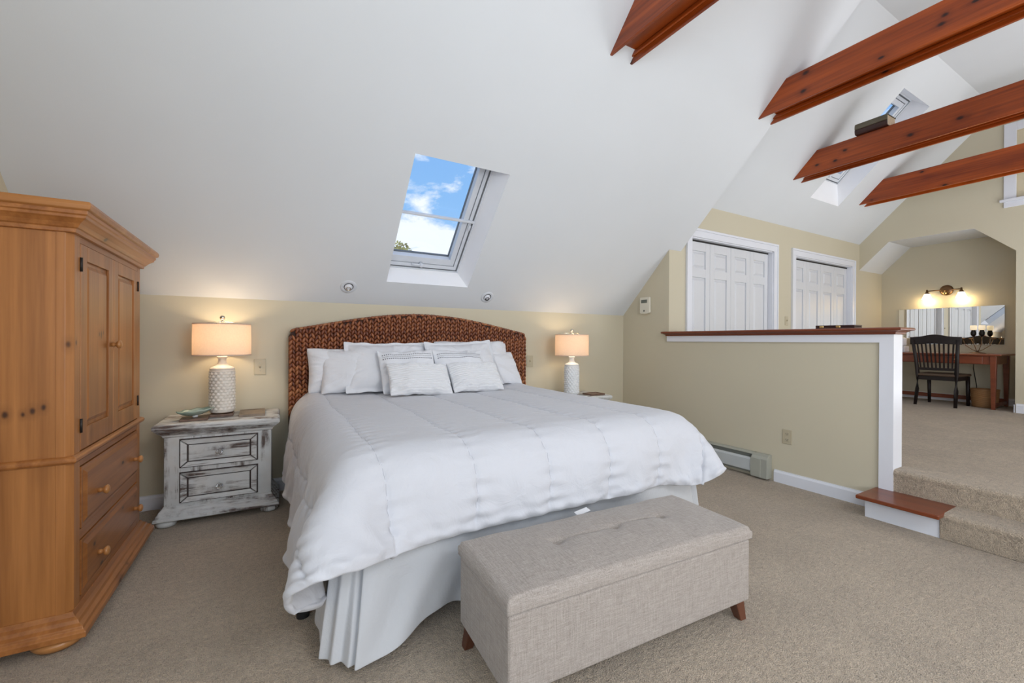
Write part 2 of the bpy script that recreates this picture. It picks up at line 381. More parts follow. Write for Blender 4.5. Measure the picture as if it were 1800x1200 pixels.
# ------------------------------------------------------------------ the room shell
Q2 = math.sqrt(.5)
YB, ZB = 3.79, 1.472          # bedroom knee wall: plane and height
XR, XE = 3.725, 3.91          # right wall plane, end of the bedroom ceiling
YC, ZC = 3.122, 2.69          # closet wall plane and height
XG, XN = 8.08, 8.88           # far gable wall, back of the desk nook
XL, YR, ZR, ZT = -1.17, -3.0, 1.74, 4.14
ZP = .30                      # raised floor
def slope(yb, zb, sg=1):
    return lambda x, s, n: (x, yb+sg*(n-s)*Q2, zb+(n+s)*Q2)
def slab_hole(P, x0, x1, s0, s1, holes, th):
    # a sloping slab with rectangular holes (each spans its own x-range)
    mb = MB()
    def blk(a, b, c, d):
        mb.hexa([P(a, c, 0), P(b, c, 0), P(b, d, 0), P(a, d, 0)], [P(a, c, th), P(b, c, th), P(b, d, th), P(a, d, th)])
    xs = x0
    for hx0, hx1, hs0, hs1 in holes:
        blk(xs, hx0, s0, s1); blk(hx0, hx1, s0, hs0); blk(hx0, hx1, hs1, s1); xs = hx1
    blk(xs, x1, s0, s1); return mb
H1 = (.885, 1.617, .255, 1.346); H2 = (5.965, 6.680, .420, 1.712)
PB = slope(YB, ZB); PU = slope(YC, ZC); PR = slope(YR, ZR, -1)
struct('ceiling', slab_hole(PB, XL-.1, XE, 0, (ZT-ZB)/Q2, [H1], .12), 'ceil')
struct('ceiling', slab_hole(PU, XE, XN+.1, 0, (ZT-ZC)/Q2, [H2], .12), 'ceil')
HR = [(.9, 2.3, .75, 2.0), (5.3, 6.7, .75, 2.0)]
struct('ceiling', slab_hole(PR, XL-.1, XN+.1, 0, (ZT-ZR)/Q2, HR, .12), 'ceil')
yf0, yf1, yf2 = YR+(ZT-ZR), YB-(ZT-ZB), YC-(ZT-ZC)
struct('ceiling', MB().box(XL-.1, XE, yf0, yf1, ZT, ZT+.12).box(XE, XN+.1, yf0, yf2, ZT, ZT+.12), 'ceil')
# cheek closing the step between the two roof slopes
struct('wall_cheek', MB().prism([(YB+.04, ZB+.04), (yf1+.04, ZT+.04), (yf2, ZT+.1), (YC+.17, ZC+.0), (YB+.17, ZB+.6)], 0, XE-.02, XE), 'ceil')

def holed_wall(axis, pos, th, a0, a1, z0, z1, holes):
    mb = MB(); c = a0
    def b(p, q, r, t):
        if q-p < 1e-4 or t-r < 1e-4: return
        if axis == 1: mb.box(p, q, pos, pos+th, r, t)
        else: mb.box(pos, pos+th, p, q, r, t)
    for h in holes:
        b(c, h[0], z0, z1); b(h[0], h[1], z0, h[2]); b(h[0], h[1], h[3], z1); c = h[1]
    b(c, a1, z0, z1); return mb
struct('wall_back', MB().box(XL-.1, XR+.0, YB, YB+.12, -.1, ZB+.02), 'wall')
struct('wall_rear', holed_wall(1, YR-.12, .12, XL-.1, XN+.1, -.1, ZR+.02, [(.1, 3.1, .72, 1.6), (4.7, 7.3, 1.02, 1.6)]), 'wall')
mbl = holed_wall(0, XL-.12, .12, YR, YB, -.1, ZR, [(-2.4, -.2, .75, ZR)])
mbl.prism([(YR, ZR), (-2.4, ZR), (-2.4, 2.3), (YR+.56, 2.3)], 0, XL-.12, XL)
mbl.prism([(-.2, ZR), (YB, ZR), (YB+.2, ZB-.2), (yf1, ZT+.1), (-.2, ZT+.1)], 0, XL-.12, XL)
mbl.prism([(YR+.56, 2.25), (-.2, 2.25), (-.2, ZT+.1), (yf0, ZT+.1)], 0, XL-.12, XL)
struct('wall_left', mbl, 'wall')
# right wall: full height up to the jog, then the half wall
struct('wall_right', MB().box(XR, XR+.115, YC, YB+.1, -.1, 2.145).box(XR, XR+.115, 1.25, YC, -.1, 1.225), 'wall')
# closet wall with two door openings
D1 = (4.077, 5.680); D2 = (6.20, 7.822); ZD = 2.325
struct('wall_closet', holed_wall(1, YC, .14, XR+.115, XN, 0, ZC, [(D1[0], D1[1], ZP, ZD), (D2[0], D2[1], ZP, ZD)]), 'wall')
# far gable wall with the nook opening (polygon pieces) and a small window
gz = ZT+.1
OP = [(YC, 2.29), (2.756, 2.667), (1.87, 2.667), (1.498, 2.311)]
g = MB()
g.prism([(YC, 2.29), (YC, ZC), (2.756, ZC+.366), (2.756, 2.667)], 0, XG, XG+.1)
WY0, WY1, WZ0, WZ1 = .62, 1.50, 2.96, 3.80
g.prism([(2.756, 2.667), (2.756, ZC+.366), (1.87, ZC+1.252), (1.87, 2.667)], 0, XG, XG+.1)
g.prism([(1.87, 2.667), (1.87, ZC+1.252), (1.61, gz), (1.50, gz), (1.50, 2.311)], 0, XG, XG+.1)
g.box(XG, XG+.1, WY0, WY1, WZ1, gz); g.box(XG, XG+.1, WY0, 1.5, ZP-.1, WZ0); g.box(XG, XG+.1, yf0, WY0, ZP-.1, gz)
g.prism([(yf0, ZP-.1), (yf0, gz), (YR, ZR), (YR, ZP-.1)], 0, XG, XG+.1)
struct('wall_gable', g, 'wall')
struct('wall_nook', MB().box(XN, XN+.1, 1.3, YC+.14, ZP-.1, 2.8), 'wall')
struct('wall_nook', MB().box(XG+.1, XN, 1.398, 1.498, ZP-.1, 2.8), 'wall')
nc = MB()
for (a, za), (b, zb) in zip(OP[:-1], OP[1:]):
    nc.hexa([(XG+.0006, a, za-.0008), (XG+.0006, b, zb-.0008), (XN, b, zb-.0008), (XN, a, za-.0008)], [(XG+.0006, a, za+.04), (XG+.0006, b, zb+.04), (XN, b, zb+.04), (XN, a, za+.04)])
struct('ceiling', nc, 'ceil')
# floors
struct('floor', MB().box(XL-.1, XR+.02, YR, YB, -.1, 0), 'carpet')
struct('floor', MB().box(XR+.015, XN+.1, YR, YC+.14, ZP-.30, ZP), 'carpet')
def nosing(x_front, x_back, y0, y1, z0, z1, r=.028):
    # carpeted step seen from the side: riser leaning out to a rounded nose
    pts = [(x_back, z0), (x_front+.006, z0), (x_front+.004, z1-1.6*r)]
    for k in range(9):
        a = PI - k*(PI/2)/8
        pts.append((x_front+r+r*math.cos(a), z1-r+r*math.sin(a)))
    pts.append((x_back, z1)); n = len(pts)
    mb = MB(); mb.prism([(p[0], p[1]) for p in pts], 1, y0, y1); return mb
struct('floor', nosing(3.490, XR+.03, YR, .945, 0, .155), 'carpet', bevel=.006)
struct('floor', nosing(3.712, XR+.20, YR, 1.245, .10, ZP+.004), 'carpet', bevel=.006)
# mahogany-coloured end tread on its white riser
struct('trim_1', MB().box(3.415, XR+.0, .925, 1.335, .131, .156), 'cap', bevel=.006, seg=3)
struct('trim_2', MB().box(3.505, XR, .93, 1.315, 0, .131), 'trim')
# half wall: white edge boards and post casing, red cap with its bed moulding
struct('trim_3', MB().box(XR-.016, XR, 1.315, 3.135, 1.166, 1.222), 'trim')
struct('trim_4', MB().box(XR-.016, XR, 1.235, 1.315, .156, 1.222).box(XR, XR+.125, 1.235, 1.25, .156, 1.222), 'trim')
capm = MB(); capm.mould(XR-.016, XR+.13, 1.235, 3.135, [(.0, 1.222), (.012, 1.224), (.014, 1.236), (.030, 1.244), (.034, 1.248), (.050, 1.250), (.054, 1.258), (.050, 1.267), (.040, 1.270)], (1, 1, 1, .7))
struct('trim_5', capm, 'cap', bevel=.002)
# baseboards
def baseboard(name, pts, z0=0, h=.10, t=.014):
    (x0, y0), (x1, y1) = pts; mb = MB()
    prof = [(0, 0), (t, 0), (t, h*.80), (t*.75, h*.88), (t*.55, h*.93), (t*.5, h), (0, h)]
    d = Vector((x1-x0, y1-y0, 0)).normalized(); nrm = Vector((d.y, -d.x, 0))
    vs = [(x+nrm.x*a, y+nrm.y*a, z0+b) for (x, y) in pts for a, b in prof]; n = len(prof)
    mb.add(vs, [tuple(range(n)), tuple(range(2*n-1, n-1, -1))]+[(i, i+n, (i+1) % n+n, (i+1) % n) for i in range(n)])
    return struct(name, mb, 'trim')
baseboard('baseboard_back', [(XL, YB), (XR-.07, YB)])
baseboard('baseboard_left', [(XL, YR), (XL, YB)])
baseboard('baseboard_right', [(XR, 2.025), (XR, 1.335)])
baseboard('baseboard_gable', [(XG, 1.49), (XG, YR)], ZP, .115, .016)
baseboard('baseboard_nook', [(XN, YC), (XN, 1.5)], ZP)
baseboard('baseboard_closet', [(7.93, YC), (XN, YC)], ZP)
struct('baseboard_jamb', MB().box(XG-.0, XN, 1.498, 1.512, ZP, ZP+.1), 'trim')

# ---- roof windows
def skylight(name, P, op, fr, depth, flareL, rail_s, handle=True, full=True):
    x0, x1, s0, s1 = op; a0, a1, t0, t1 = fr
    rv = MB(); e = .02
    quads = [((x0, s0), (x1, s0), (a1, t0), (a0, t0)), ((x1, s0), (x1, s1), (a1, t1), (a1, t0)), ((x1, s1), (x0, s1), (a0, t1), (a1, t1)), ((x0, s1), (x0, s0), (a0, t0), (a0, t1))]
    for q in quads:
        p = [P(q[0][0], q[0][1], 0), P(q[1][0], q[1][1], 0), P(q[2][0], q[2][1], depth), P(q[3][0], q[3][1], depth)]
        cx, cs = (x0+x1)/2, (s0+s1)/2
        def out(x, s_, n): return P(x+e*(1 if x > cx else -1), s_+e*(1 if s_ > cs else -1), n)
        o = [out(q[0][0], q[0][1], 0.001), out(q[1][0], q[1][1], 0.001), out(q[2][0], q[2][1], depth), out(q[3][0], q[3][1], depth)]
        rv.hexa(p, o)
    w = struct(name, rv, 'reveal')
    def ring(o, wdt, n0, n1, mat, nm):
        mb = MB(); A0, A1, B0, B1 = o
        oc = [(A0, B0), (A1, B0), (A1, B1), (A0, B1)]; ic = [(A0+wdt[0], B0+wdt[1]), (A1-wdt[2], B0+wdt[1]), (A1-wdt[2], B1-wdt[3]), (A0+wdt[0], B1-wdt[3])]
        for k in range(4):
            j = (k+1) % 4
            mb.hexa([P(*oc[k], n0), P(*oc[j], n0), P(*ic[j], n0), P(*ic[k], n0)], [P(*oc[k], n1), P(*oc[j], n1), P(*ic[j], n1), P(*ic[k], n1)])
        link(nm, mb, mat, w, bevel=.002, fix=True); return (ic[0][0], ic[1][0], ic[0][1], ic[2][1])
    d = depth
    o1 = ring((a0-.06, a1+.06, t0-.06, t1+.06), (.06+.012, .06+.012, .06+.012, .06+.012), d+.001, d+.06, 'window', 'outer_frame')
    o2 = ring(o1, (.013,)*4, d+.012, d+.07, 'window_dark', 'gasket')
    o3 = ring(o2, (.030, .034, .028, .03), d+.006, d+.08, 'window', 'window_frame')
    o4 = ring(o3, (.006,)*4, d+.020, d+.09, 'window_dark', 'gasket')
    o5 = ring(o4, (.048, .060, .046, .05), d+.010, d+.085, 'window', 'sash')
    o6 = ring(o5, (.004,)*4, d+.062, d+.09, 'window_dark', 'gasket')
    link('glass', MB().hexa([P(o6[0]-.004, o6[2]-.004, d+.07), P(o6[1]+.004, o6[2]-.004, d+.07), P(o6[1]+.004, o6[3]+.004, d+.07), P(o6[0]-.004, o6[3]+.004, d+.07)],
        [P(o6[0]-.004, o6[2]-.004, d+.076), P(o6[1]+.004, o6[2]-.004, d+.076), P(o6[1]+.004, o6[3]+.004, d+.076), P(o6[0]-.004, o6[3]+.004, d+.076)]), 'glass', w)
    if rail_s:
        mb = MB(); b0, b1 = a0+.012, a1-.012; sA, sB = rail_s-.009, rail_s+.009
        mb.hexa([P(b0, sA, d-.018), P(b1, sA, d-.018), P(b1, sB, d-.018), P(b0, sB, d-.018)], [P(b0, sA, d+.008), P(b1, sA, d+.008), P(b1, sB, d+.008), P(b0, sB, d+.008)])
        link('screen_rail', mb, 'window', w, bevel=.003)
        mb = MB(); mb.hexa([P(b1-.035, sA-.075, d-.004), P(b1-.012, sA-.075, d-.004), P(b1-.012, sA-.03, d-.004), P(b1-.035, sA-.03, d-.004)], [P(b1-.035, sA-.075, d+.01), P(b1-.012, sA-.075, d+.01), P(b1-.012, sA-.03, d+.01), P(b1-.035, sA-.03, d+.01)])
        link('hinge', mb, 'window', w, bevel=.002)
    if handle:
        xm = a0+(a1-a0)*.50; sm = t0+.062
        mb = MB().tube([P(xm-.06, sm, d-.004), P(xm-.03, sm-.004, d-.012), P(xm+.02, sm, d-.014), P(xm+.045, sm, d-.004)], .009)
        mb.tube([P(xm+.02, sm, d+.012), P(xm+.02, sm, d-.035)], [.020, .013], 10)
        link('handle', mb, 'window', w)
    return w
skylight('window_1', PB, H1, (.785, 1.549, .295, 1.47), .15, 0, .83)
skylight('window_2', PU, H2, (5.93, 6.66, .62, 1.70), .20, 0, None)
skylight('window_3', PR, HR[0], HR[0], .13, 0, None)  # unseen rear-slope windows, added to go with the lamps there
skylight('window_4', PR, HR[1], HR[1], .13, 0, None)

# ---- upright windows
def window(name, axis, pos, sgn, a0, a1, z0, z1, casing=.09, mull=1, glass='glass'):
    # casing on the room side (sgn = direction into the room)
    def bx(mb, u0, u1, w0, w1, d0, d1):
        p, q = sorted((pos+sgn*d0, pos+sgn*d1))
        if axis == 0: mb.box(p, q, u0, u1, w0, w1)
        else: mb.box(u0, u1, p, q, w0, w1)
        return mb
    c = MB(); bx(c, a0-casing, a0, z0, z1+casing, 0, .02); bx(c, a1, a1+casing, z0, z1+casing, 0, .02); bx(c, a0, a1, z1, z1+casing, 0, .02)
    w = struct(name, c, 'trim', bevel=.003)
    link('window_sill', bx(bx(MB(), a0-casing-.03, a1+casing+.03, z0-.03, z0, -.02, .05), a0-casing, a1+casing, z0-.10, z0-.03, 0, .018), 'trim', w, bevel=.004)
    s = MB(); t = .045
    bx(s, a0, a1, z0, z0+t, -.07, -.03); bx(s, a0, a1, z1-t, z1, -.07, -.03); bx(s, a0, a0+t, z0+t, z1-t, -.07, -.03); bx(s, a1-t, a1, z0+t, z1-t, -.07, -.03)
    for k in range(mull):
        u = a0+(a1-a0)*(k+1)/(mull+1); bx(s, u-.03, u+.03, z0+t, z1-t, -.07, -.03)
    link('sash', s, 'trim', w); link('glass', bx(MB(), a0+t, a1-t, z0+t, z1-t, -.055, -.05), glass, w); return w
window('window_5', 1, YR, 1, .1, 3.1, .72, 1.6, mull=2); window('window_6', 1, YR, 1, 4.7, 7.3, 1.02, 1.6, mull=2); window('window_7', 0, XL, 1, -2.4, -.2, .75, 2.25)
w8 = window('window_8', 0, XG, -1, WY0, WY1, WZ0, WZ1, .105, 0)
link('roller_shade', MB().box(XG+.02, XG+.025, WY0, WY1, WZ0+.005, WZ1), 'beige_shade', w8)

# ---- closet doors: four narrow bifold leaves each, three panels a leaf
def closet(name, x0, x1, plane):
    d = struct(name, MB().box(x0-.07, x0, plane-.018, plane, ZP, ZD).box(x1, x1+.07, plane-.018, plane, ZP, ZD).box(x0-.07, x1+.07, plane-.018, plane, ZD, ZD+.07)
               .box(x0-.09, x0-.07, plane-.026, plane, ZP, ZD+.07).box(x1+.07, x1+.09, plane-.026, plane, ZP, ZD+.07).box(x0-.09, x1+.09, plane-.026, plane, ZD+.07, ZD+.095), 'trim', bevel=.002)
    link('jamb', MB().box(x0-.0, x0+.012, plane, plane+.14, ZP, ZD).box(x1-.012, x1, plane, plane+.14, ZP, ZD).box(x0, x1, plane, plane+.14, ZD-.012, ZD), 'trim', d)
    link('track', MB().box(x0+.012, x1-.012, plane+.055, plane+.10, ZD-.030, ZD-.012), 'black', d)
    w = (x1-x0-.03)/4
    for k in range(4):
        a = x0+.015+k*w+.002; b = a+w-.004; yb = plane+.056; zt = ZD-.030; z0 = ZP+.015
        lf = link('door_leaf', MB().box(a, b, yb+.016, yb+.038, z0, zt), 'door', d)
        st = .075; rows = [(z0+.17, z0+.80), (z0+.93, z0+1.58), (z0+1.68, zt-.10)]
        fr = MB().box(a, a+st, yb, yb+.018, z0, zt).box(b-st, b, yb, yb+.018, z0, zt); zz = z0
        for r0, r1 in rows+[(zt, zt)]:
            fr.box(a+st, b-st, yb, yb+.018, zz, r0); zz = r1
        link('stiles_and_rails', fr, 'door', lf, bevel=.003)
        for r0, r1 in rows:
            link('raised_panel', MB().hexa([(a+st+.012, yb+.017, r0+.012), (b-st-.012, yb+.017, r0+.012), (b-st-.012, yb+.017, r1-.012), (a+st+.012, yb+.017, r1-.012)],
                [(a+st+.038, yb+.001, r0+.038), (b-st-.038, yb+.001, r0+.038), (b-st-.038, yb+.001, r1-.038), (a+st+.038, yb+.001, r1-.038)]), 'door', lf)
    struct('wall_closet', MB().box(x0-.1, x1+.1, plane+.145, plane+.16, ZP, ZD+.1), 'backing')
closet('door_1', D1[0], D1[1], YC); closet('door_2', D2[0], D2[1], YC)

# ---- outdoors: a tree beyond the roof
tr = thing('leafy_tree', 'leafy tree top outside, seen through the lower corner of the roof window over the bed', 'tree', (4.0, 16.0, 0))
link('trunk', MB().tube([(0, 0, 0), (.1, 0, 1.5), (0, .1, 3.6)], [.22, .17, .09]), 'bark', tr)
rg = random.Random(3); crown = MB(); cn = 0
for k in range(5200):
    th = rg.uniform(0, 2*PI); ph = math.acos(rg.uniform(-.6, 1)); rr = 1.45*(rg.uniform(.78, 1.0)+.10*math.sin(5*th)*math.sin(4*ph))
    c = Vector((rr*math.sin(ph)*math.cos(th), rr*math.sin(ph)*math.sin(th), 3.42+rr*.88*math.cos(ph)))
    a = Vector((rg.uniform(-1, 1), rg.uniform(-1, 1), rg.uniform(-1, 1))).normalized()*.075; b = a.cross(Vector((rg.uniform(-1, 1), rg.uniform(-1, 1), rg.uniform(-1, 1)))).normalized()*.05
    crown.add([c-a, c-b, c+a, c+b], [(0, 1, 2, 3)])
o = link('foliage', crown, 'leaf', tr, fix=False)
o['kind'] = 'stuff'
# comforter drape: a small position-based cloth simulation over the rounded mattress block
def drape(DX=.0435, steps=300, iters=16):
    X0, X1, Y0, Y1 = -.27, 2.60, 1.335, 3.66
    NX, NY = int(round((X1-X0)/DX)), int(round((Y1-Y0)/DX))
    xs = np.linspace(X0, X1, NX+1); ys = np.linspace(Y0, Y1, NY+1)
    P = np.zeros((NY+1, NX+1, 3)); P[..., 0] = xs[None]; P[..., 1] = ys[:, None]; P[..., 2] = .775
    rng = np.random.RandomState(7); acc = 0
    for k in range(10):
        a, b, c, sg = rng.uniform(3, 14), rng.uniform(3, 14), rng.uniform(0, 6.28), rng.choice([-1, 1])
        acc = acc+np.sin(P[..., 0]*a*sg+P[..., 1]*b+c)
    P[..., 2] += .0012*acc
    for cx, s in ((X0, 1), (X1, -1)):       # rounded corners at the foot
        u = np.clip(1-(P[..., 0]-cx)*s/.5, 0, 1); v = np.clip(1-(P[..., 1]-Y0)/.5, 0, 1); k = (u*v)**1.5*.15
        P[..., 0] += s*k; P[..., 1] += k
    Q = P.copy(); Q[..., 2] = 0
    V = np.zeros_like(P); pin = np.zeros(P.shape[:2], bool); pin[-2:, (xs > .3) & (xs < 2.2)] = True
    w = np.where(pin, 0, 1.)[..., None]; J, I = NY+1, NX+1; cons = []
    for dj, di, k, only in ((0, 1, 1, 0), (1, 0, 1, 0), (1, 1, .5, 0), (1, -1, .5, 0), (0, 2, .20, 0), (2, 0, .20, 0), (0, 4, .15, 1), (4, 0, .15, 1)):
        A = (slice(0, J-dj), slice(0, I-di) if di >= 0 else slice(-di, I)); B = (slice(dj, J), slice(di, I) if di >= 0 else slice(0, I+di))
        cons.append((A, B, np.linalg.norm(Q[B]-Q[A], axis=-1, keepdims=True), k, only))
    r = .15; lo = np.array([.20, 1.62, -.5]); hi = np.array([2.26, 3.9, .742]); c = (lo+hi)/2; b = (hi-lo)/2-r; dt = 1/100.
    for it in range(steps):
        V[..., 2] -= 1.6*dt; V *= .98 if it < steps*.7 else .92
        old = P.copy(); P = P+V*dt*w
        for s in range(iters):
            D = np.zeros_like(P); Wt = np.zeros(P.shape[:2]+(1,))
            for A, B, rest, k, only in cons:
                d = P[B]-P[A]; L = np.sqrt((d*d).sum(-1, keepdims=True)); e = (L-rest)/np.maximum(L, 1e-9)
                if only: e = np.minimum(e, 0)
                g = (k*e/np.maximum(w[A]+w[B], 1e-9))*d
                D[A] += g*w[A]; D[B] -= g*w[B]; h = k*(e != 0); Wt[A] += h; Wt[B] += h
            P = P+D/np.maximum(Wt, 1)*1.3
            if s % 3 == 1 or s == iters-1:
                q = P-c; sn = np.sign(q); q = np.abs(q)-b; qm = np.maximum(q, 0); L = np.sqrt((qm*qm).sum(-1))
                out = L > 1e-9; d = np.where(out, L-r, q.max(-1)-r)
                n = np.where(out[..., None], qm/np.maximum(L, 1e-9)[..., None], (q >= q.max(-1, keepdims=True)).astype(float))*sn
                hit = (d < 0)[..., None] & (w > 0); P2 = P-n*d[..., None]; mv = P2-old
                P2 = P2-(mv-(mv*n).sum(-1, keepdims=True)*n)*.4; P = np.where(hit, P2, P); P[..., 2] = np.maximum(P[..., 2], .04)
        V = (P-old)/dt; sp = np.sqrt((V*V).sum(-1, keepdims=True)); V *= np.minimum(1, 4/np.maximum(sp, 1e-6))
    # the long left side billows out in soft flutes
    d = np.clip((.66-P[..., 2])/.5, 0, 1)*np.clip((.24-P[..., 0])/.1, 0, 1)*np.clip((P[..., 1]-2.05)/.4, 0, 1)
    P[..., 0] -= d*(.075+.045*np.sin(P[..., 1]*15+1+P[..., 2]*3)+.03*np.sin(P[..., 1]*27+2))
    for j, i, dx, dy, dz in ((0, 0, -.01, 0, 0), (0, -1, -.15, .05, -.07)):      # the two foot corners hang in a little
        cx, cy = P[j, i, 0], P[j, i, 1]
        k = np.clip(1-np.hypot(P[..., 0]-cx, P[..., 1]-cy)/.55, 0, 1)**1.5*np.clip((.7-P[..., 2])/.3, 0, 1)
        P = P+k[..., None]*np.array([dx, dy, dz])
    return P
# ------------------------------------------------------------------ ceiling beams (U-shaped box beams)
def beam(x0, x1, zb, slope_y, label):
    # slope_y(z) = far contact with the roof slope
    b = thing('ceiling_beam', label, 'beam', (0, 0, 0), 0, 'red wood beams under the vaulted ceiling')
    zt = 3.325; t = .022
    def bar(xa, xb, za, zc):
        yA = lambda z: slope_y(z)+.01
        yB = lambda z: YR+(z-ZR)-.01
        return MB().hexa([(xa, yB(za), za), (xb, yB(za), za), (xb, yB(zc), zc), (xa, yB(zc), zc)], [(xa, yA(za), za), (xb, yA(za), za), (xb, yA(zc), zc), (xa, yA(zc), zc)])
    link('side_board', bar(x0, x0+t, zb, zt), 'beam', b, bevel=.003)
    link('side_board', bar(x1-t, x1, zb, zt), 'beam', b, bevel=.003)
    link('bottom_board', bar(x0+t, x1-t, zb+.060, zb+.082), 'beam', b)
    link('top_board', bar(x0+t, x1-t, zt-.022, zt), 'beam', b)
    link('bead_moulding', bar(x1-t-.016, x1-t, zb+.030, zb+.060), 'beam', b, bevel=.006, seg=3)
    link('bead_moulding', bar(x0+t, x0+t+.016, zb+.030, zb+.060), 'beam', b, bevel=.006, seg=3)
    return b
bed_sl = lambda z: YB-(z-ZB); up_sl = lambda z: YC-(z-ZC)
beam(2.008, 2.214, 3.083, bed_sl, 'nearest red-stained wooden beam, at the top of the picture left of the other beams')
beam(3.703, 3.908, 3.093, bed_sl, 'long red-stained wooden beam at the edge of the bedroom ceiling, second from the left')
beam(5.390, 5.590, 3.070, up_sl, 'knotty red-stained wooden beam with a book standing on it')
beam(7.105, 7.285, 3.055, up_sl, 'farthest and lowest red-stained wooden beam, nearest the gable window')
bk = thing('book', 'old book lying on top of the third wooden beam below the raised-floor roof window', 'book', (5.46, 1.985, 3.327), R(90))
sp = [(.098+.018*math.cos(a), .056+.056*math.sin(a)) for a in [k*PI/12-PI/2 for k in range(13)]]
link('lower_cover', MB().prism([(-.10, 0)]+[p for p in sp if p[1] < .05]+[(.11, .050), (.098, .050), (.096, .006), (-.10, .006)], 0, -.14, .13), 'leather', bk)
link('upper_cover', MB().prism([(-.10, .112)]+[p for p in sp[::-1] if p[1] > .055]+[(.11, .051), (.098, .051), (.096, .106), (-.10, .106)], 0, -.14, .13), 'olive', bk)
link('page_block', MB().box(-.134, .124, -.092, .095, .0062, .1058), 'paper', bk)

# ------------------------------------------------------------------ armoire
A = thing('armoire', 'tall honey pine armoire with two panelled doors over two drawers, at the left edge', 'armoire', (-.628, 2.262, 0), R(-1.15))
WA, DA = .955, .50
cab = MB(); c = .020
cab.prism([(-DA, 0), (-.012-c, 0), (-.012, c), (-.012, WA-c), (-.012-c, WA), (-DA, WA)], 2, .11, 1.60)
link('body', cab, 'pine_z', A, bevel=.002)
link('corner_post', MB().prism([(-.046, -.003), (-c, -.003), (.0, c-.003), (.0, .072), (-.014, .072), (-.046, .002)], 2, .118, 1.585), 'pine_z', A, bevel=.0015)
link('corner_post', MB().prism([(-.046, WA+.003), (-c, WA+.003), (.0, WA-c+.003), (.0, WA-.072), (-.014, WA-.072), (-.046, WA-.002)], 2, .118, 1.585), 'pine_z', A, bevel=.0015)
link('cornice', MB().mould(-DA, 0, 0, WA, [(.002, 1.572), (.012, 1.574), (.014, 1.588), (.020, 1.592), (.030, 1.606), (.044, 1.618), (.050, 1.622), (.052, 1.632), (.058, 1.636), (.058, 1.650)], (0, 1, 1, 1)), 'pine_y', A, bevel=.0015)
link('top_board', MB().mould(-DA, 0, 0, WA, [(.056, 1.648), (.067, 1.654), (.071, 1.668), (.066, 1.682), (.04, 1.686)], (0, 1, 1, 1)), 'pine_x', A, bevel=.002)
link('waist_moulding', MB().mould(-DA, 0, 0, WA, [(.002, .692), (.010, .694), (.016, .702), (.016, .712), (.010, .718), (.002, .722)], (0, 1, 1, 1)), 'pine_y', A, bevel=.002)
link('plinth', MB().mould(-DA, 0, 0, WA, [(.044, .042), (.054, .046), (.054, .066), (.044, .074), (.042, .084), (.028, .092), (.024, .104), (.012, .112), (.002, .128)], (0, 1, 1, 1)), 'pine_y', A, bevel=.002)
for fx, fy in ((-.045, .03), (-.045, WA-.03), (-DA+.08, .03), (-DA+.08, WA-.03)):
    link('bun_foot', MB().lathe([(.045, 0), (.066, .006), (.077, .020), (.074, .034), (.058, .043), (.04, .046)], (fx, fy, 0), 28), 'pine_knob', A)
for za, zb in ((1.548, 1.576), (.664, .695), (.372, .412), (.118, .146)):
    link('rail', MB().box(-.014, -.0006, .072, WA-.072, za, zb), 'pine_y', A, bevel=.001)
def knob_mb(x, y, z, s=1.0):
    return MB().lathe([(.010*s, 0), (.010*s, .010*s), (.008*s, .016*s), (.016*s, .021*s), (.020*s, .028*s), (.018*s, .034*s), (.010*s, .038*s), (.001, .039*s)], (x, y, z), 20, 'X')
def a_door(y0, y1, z0, z1, hinge_y, knob_y=None):
    sw = .066
    d = link('door', MB().box(-.0115, -.0085, y0, y1, z0, z1), 'pine_z', A)
    link('stiles_and_rails', MB().box(-.0085, .0015, y0, y0+sw, z0, z1).box(-.0085, .0015, y1-sw, y1, z0, z1).box(-.0085, .0015, y0+sw, y1-sw, z0, z0+sw+.018).box(-.0085, .0015, y0+sw, y1-sw, z1-sw+.006, z1), 'pine_z', d, bevel=.0015)
    p0, p1, q0, q1 = y0+sw, y1-sw, z0+sw+.018, z1-sw+.006
    link('raised_panel', MB().hexa([(-.0083, p0+.014, q0+.014), (-.0083, p1-.014, q0+.014), (-.0083, p1-.014, q1-.014), (-.0083, p0+.014, q1-.014)],
         [(-.0005, p0+.028, q0+.030), (-.0005, p1-.028, q0+.030), (-.0005, p1-.028, q1-.030), (-.0005, p0+.028, q1-.030)]), 'pine_z', d, bevel=.0006)
    for hz in (z0+.07, z1-.11):
        link('hinge', MB().tube([(.003, hinge_y, hz), (.003, hinge_y, hz+.055)], .005, 8), 'hinge', d)
    if knob_y: link('knob', knob_mb(.001, knob_y, 1.143), 'pine_knob', d)
a_door(.075, .474, .727, 1.546, .073, .445)
a_door(.477, .880, .727, 1.546, .882)
def a_drawer(z0, z1, kz):
    y0, y1 = .080, .876
    link('drawer_gap', MB().box(-.0125, -.0115, y0-.008, y1+.008, z0-.004, z1+.004), 'hinge', A)
    d = link('drawer', MB().box(-.0115, .003, y0, y1, z0, z1).hexa([(.003, y0+.014, z0+.014), (.003, y1-.014, z0+.014), (.003, y1-.014, z1-.014), (.003, y0+.014, z1-.014)],
        [(.011, y0+.034, z0+.032), (.011, y1-.034, z0+.032), (.011, y1-.034, z1-.032), (.011, y0+.034, z1-.032)]), 'pine_y', A, bevel=.001)
    for ky in (.240, .780): link('knob', knob_mb(.010, ky, kz), 'pine_knob', d)
a_drawer(.416, .660, .517); a_drawer(.150, .368, .250)

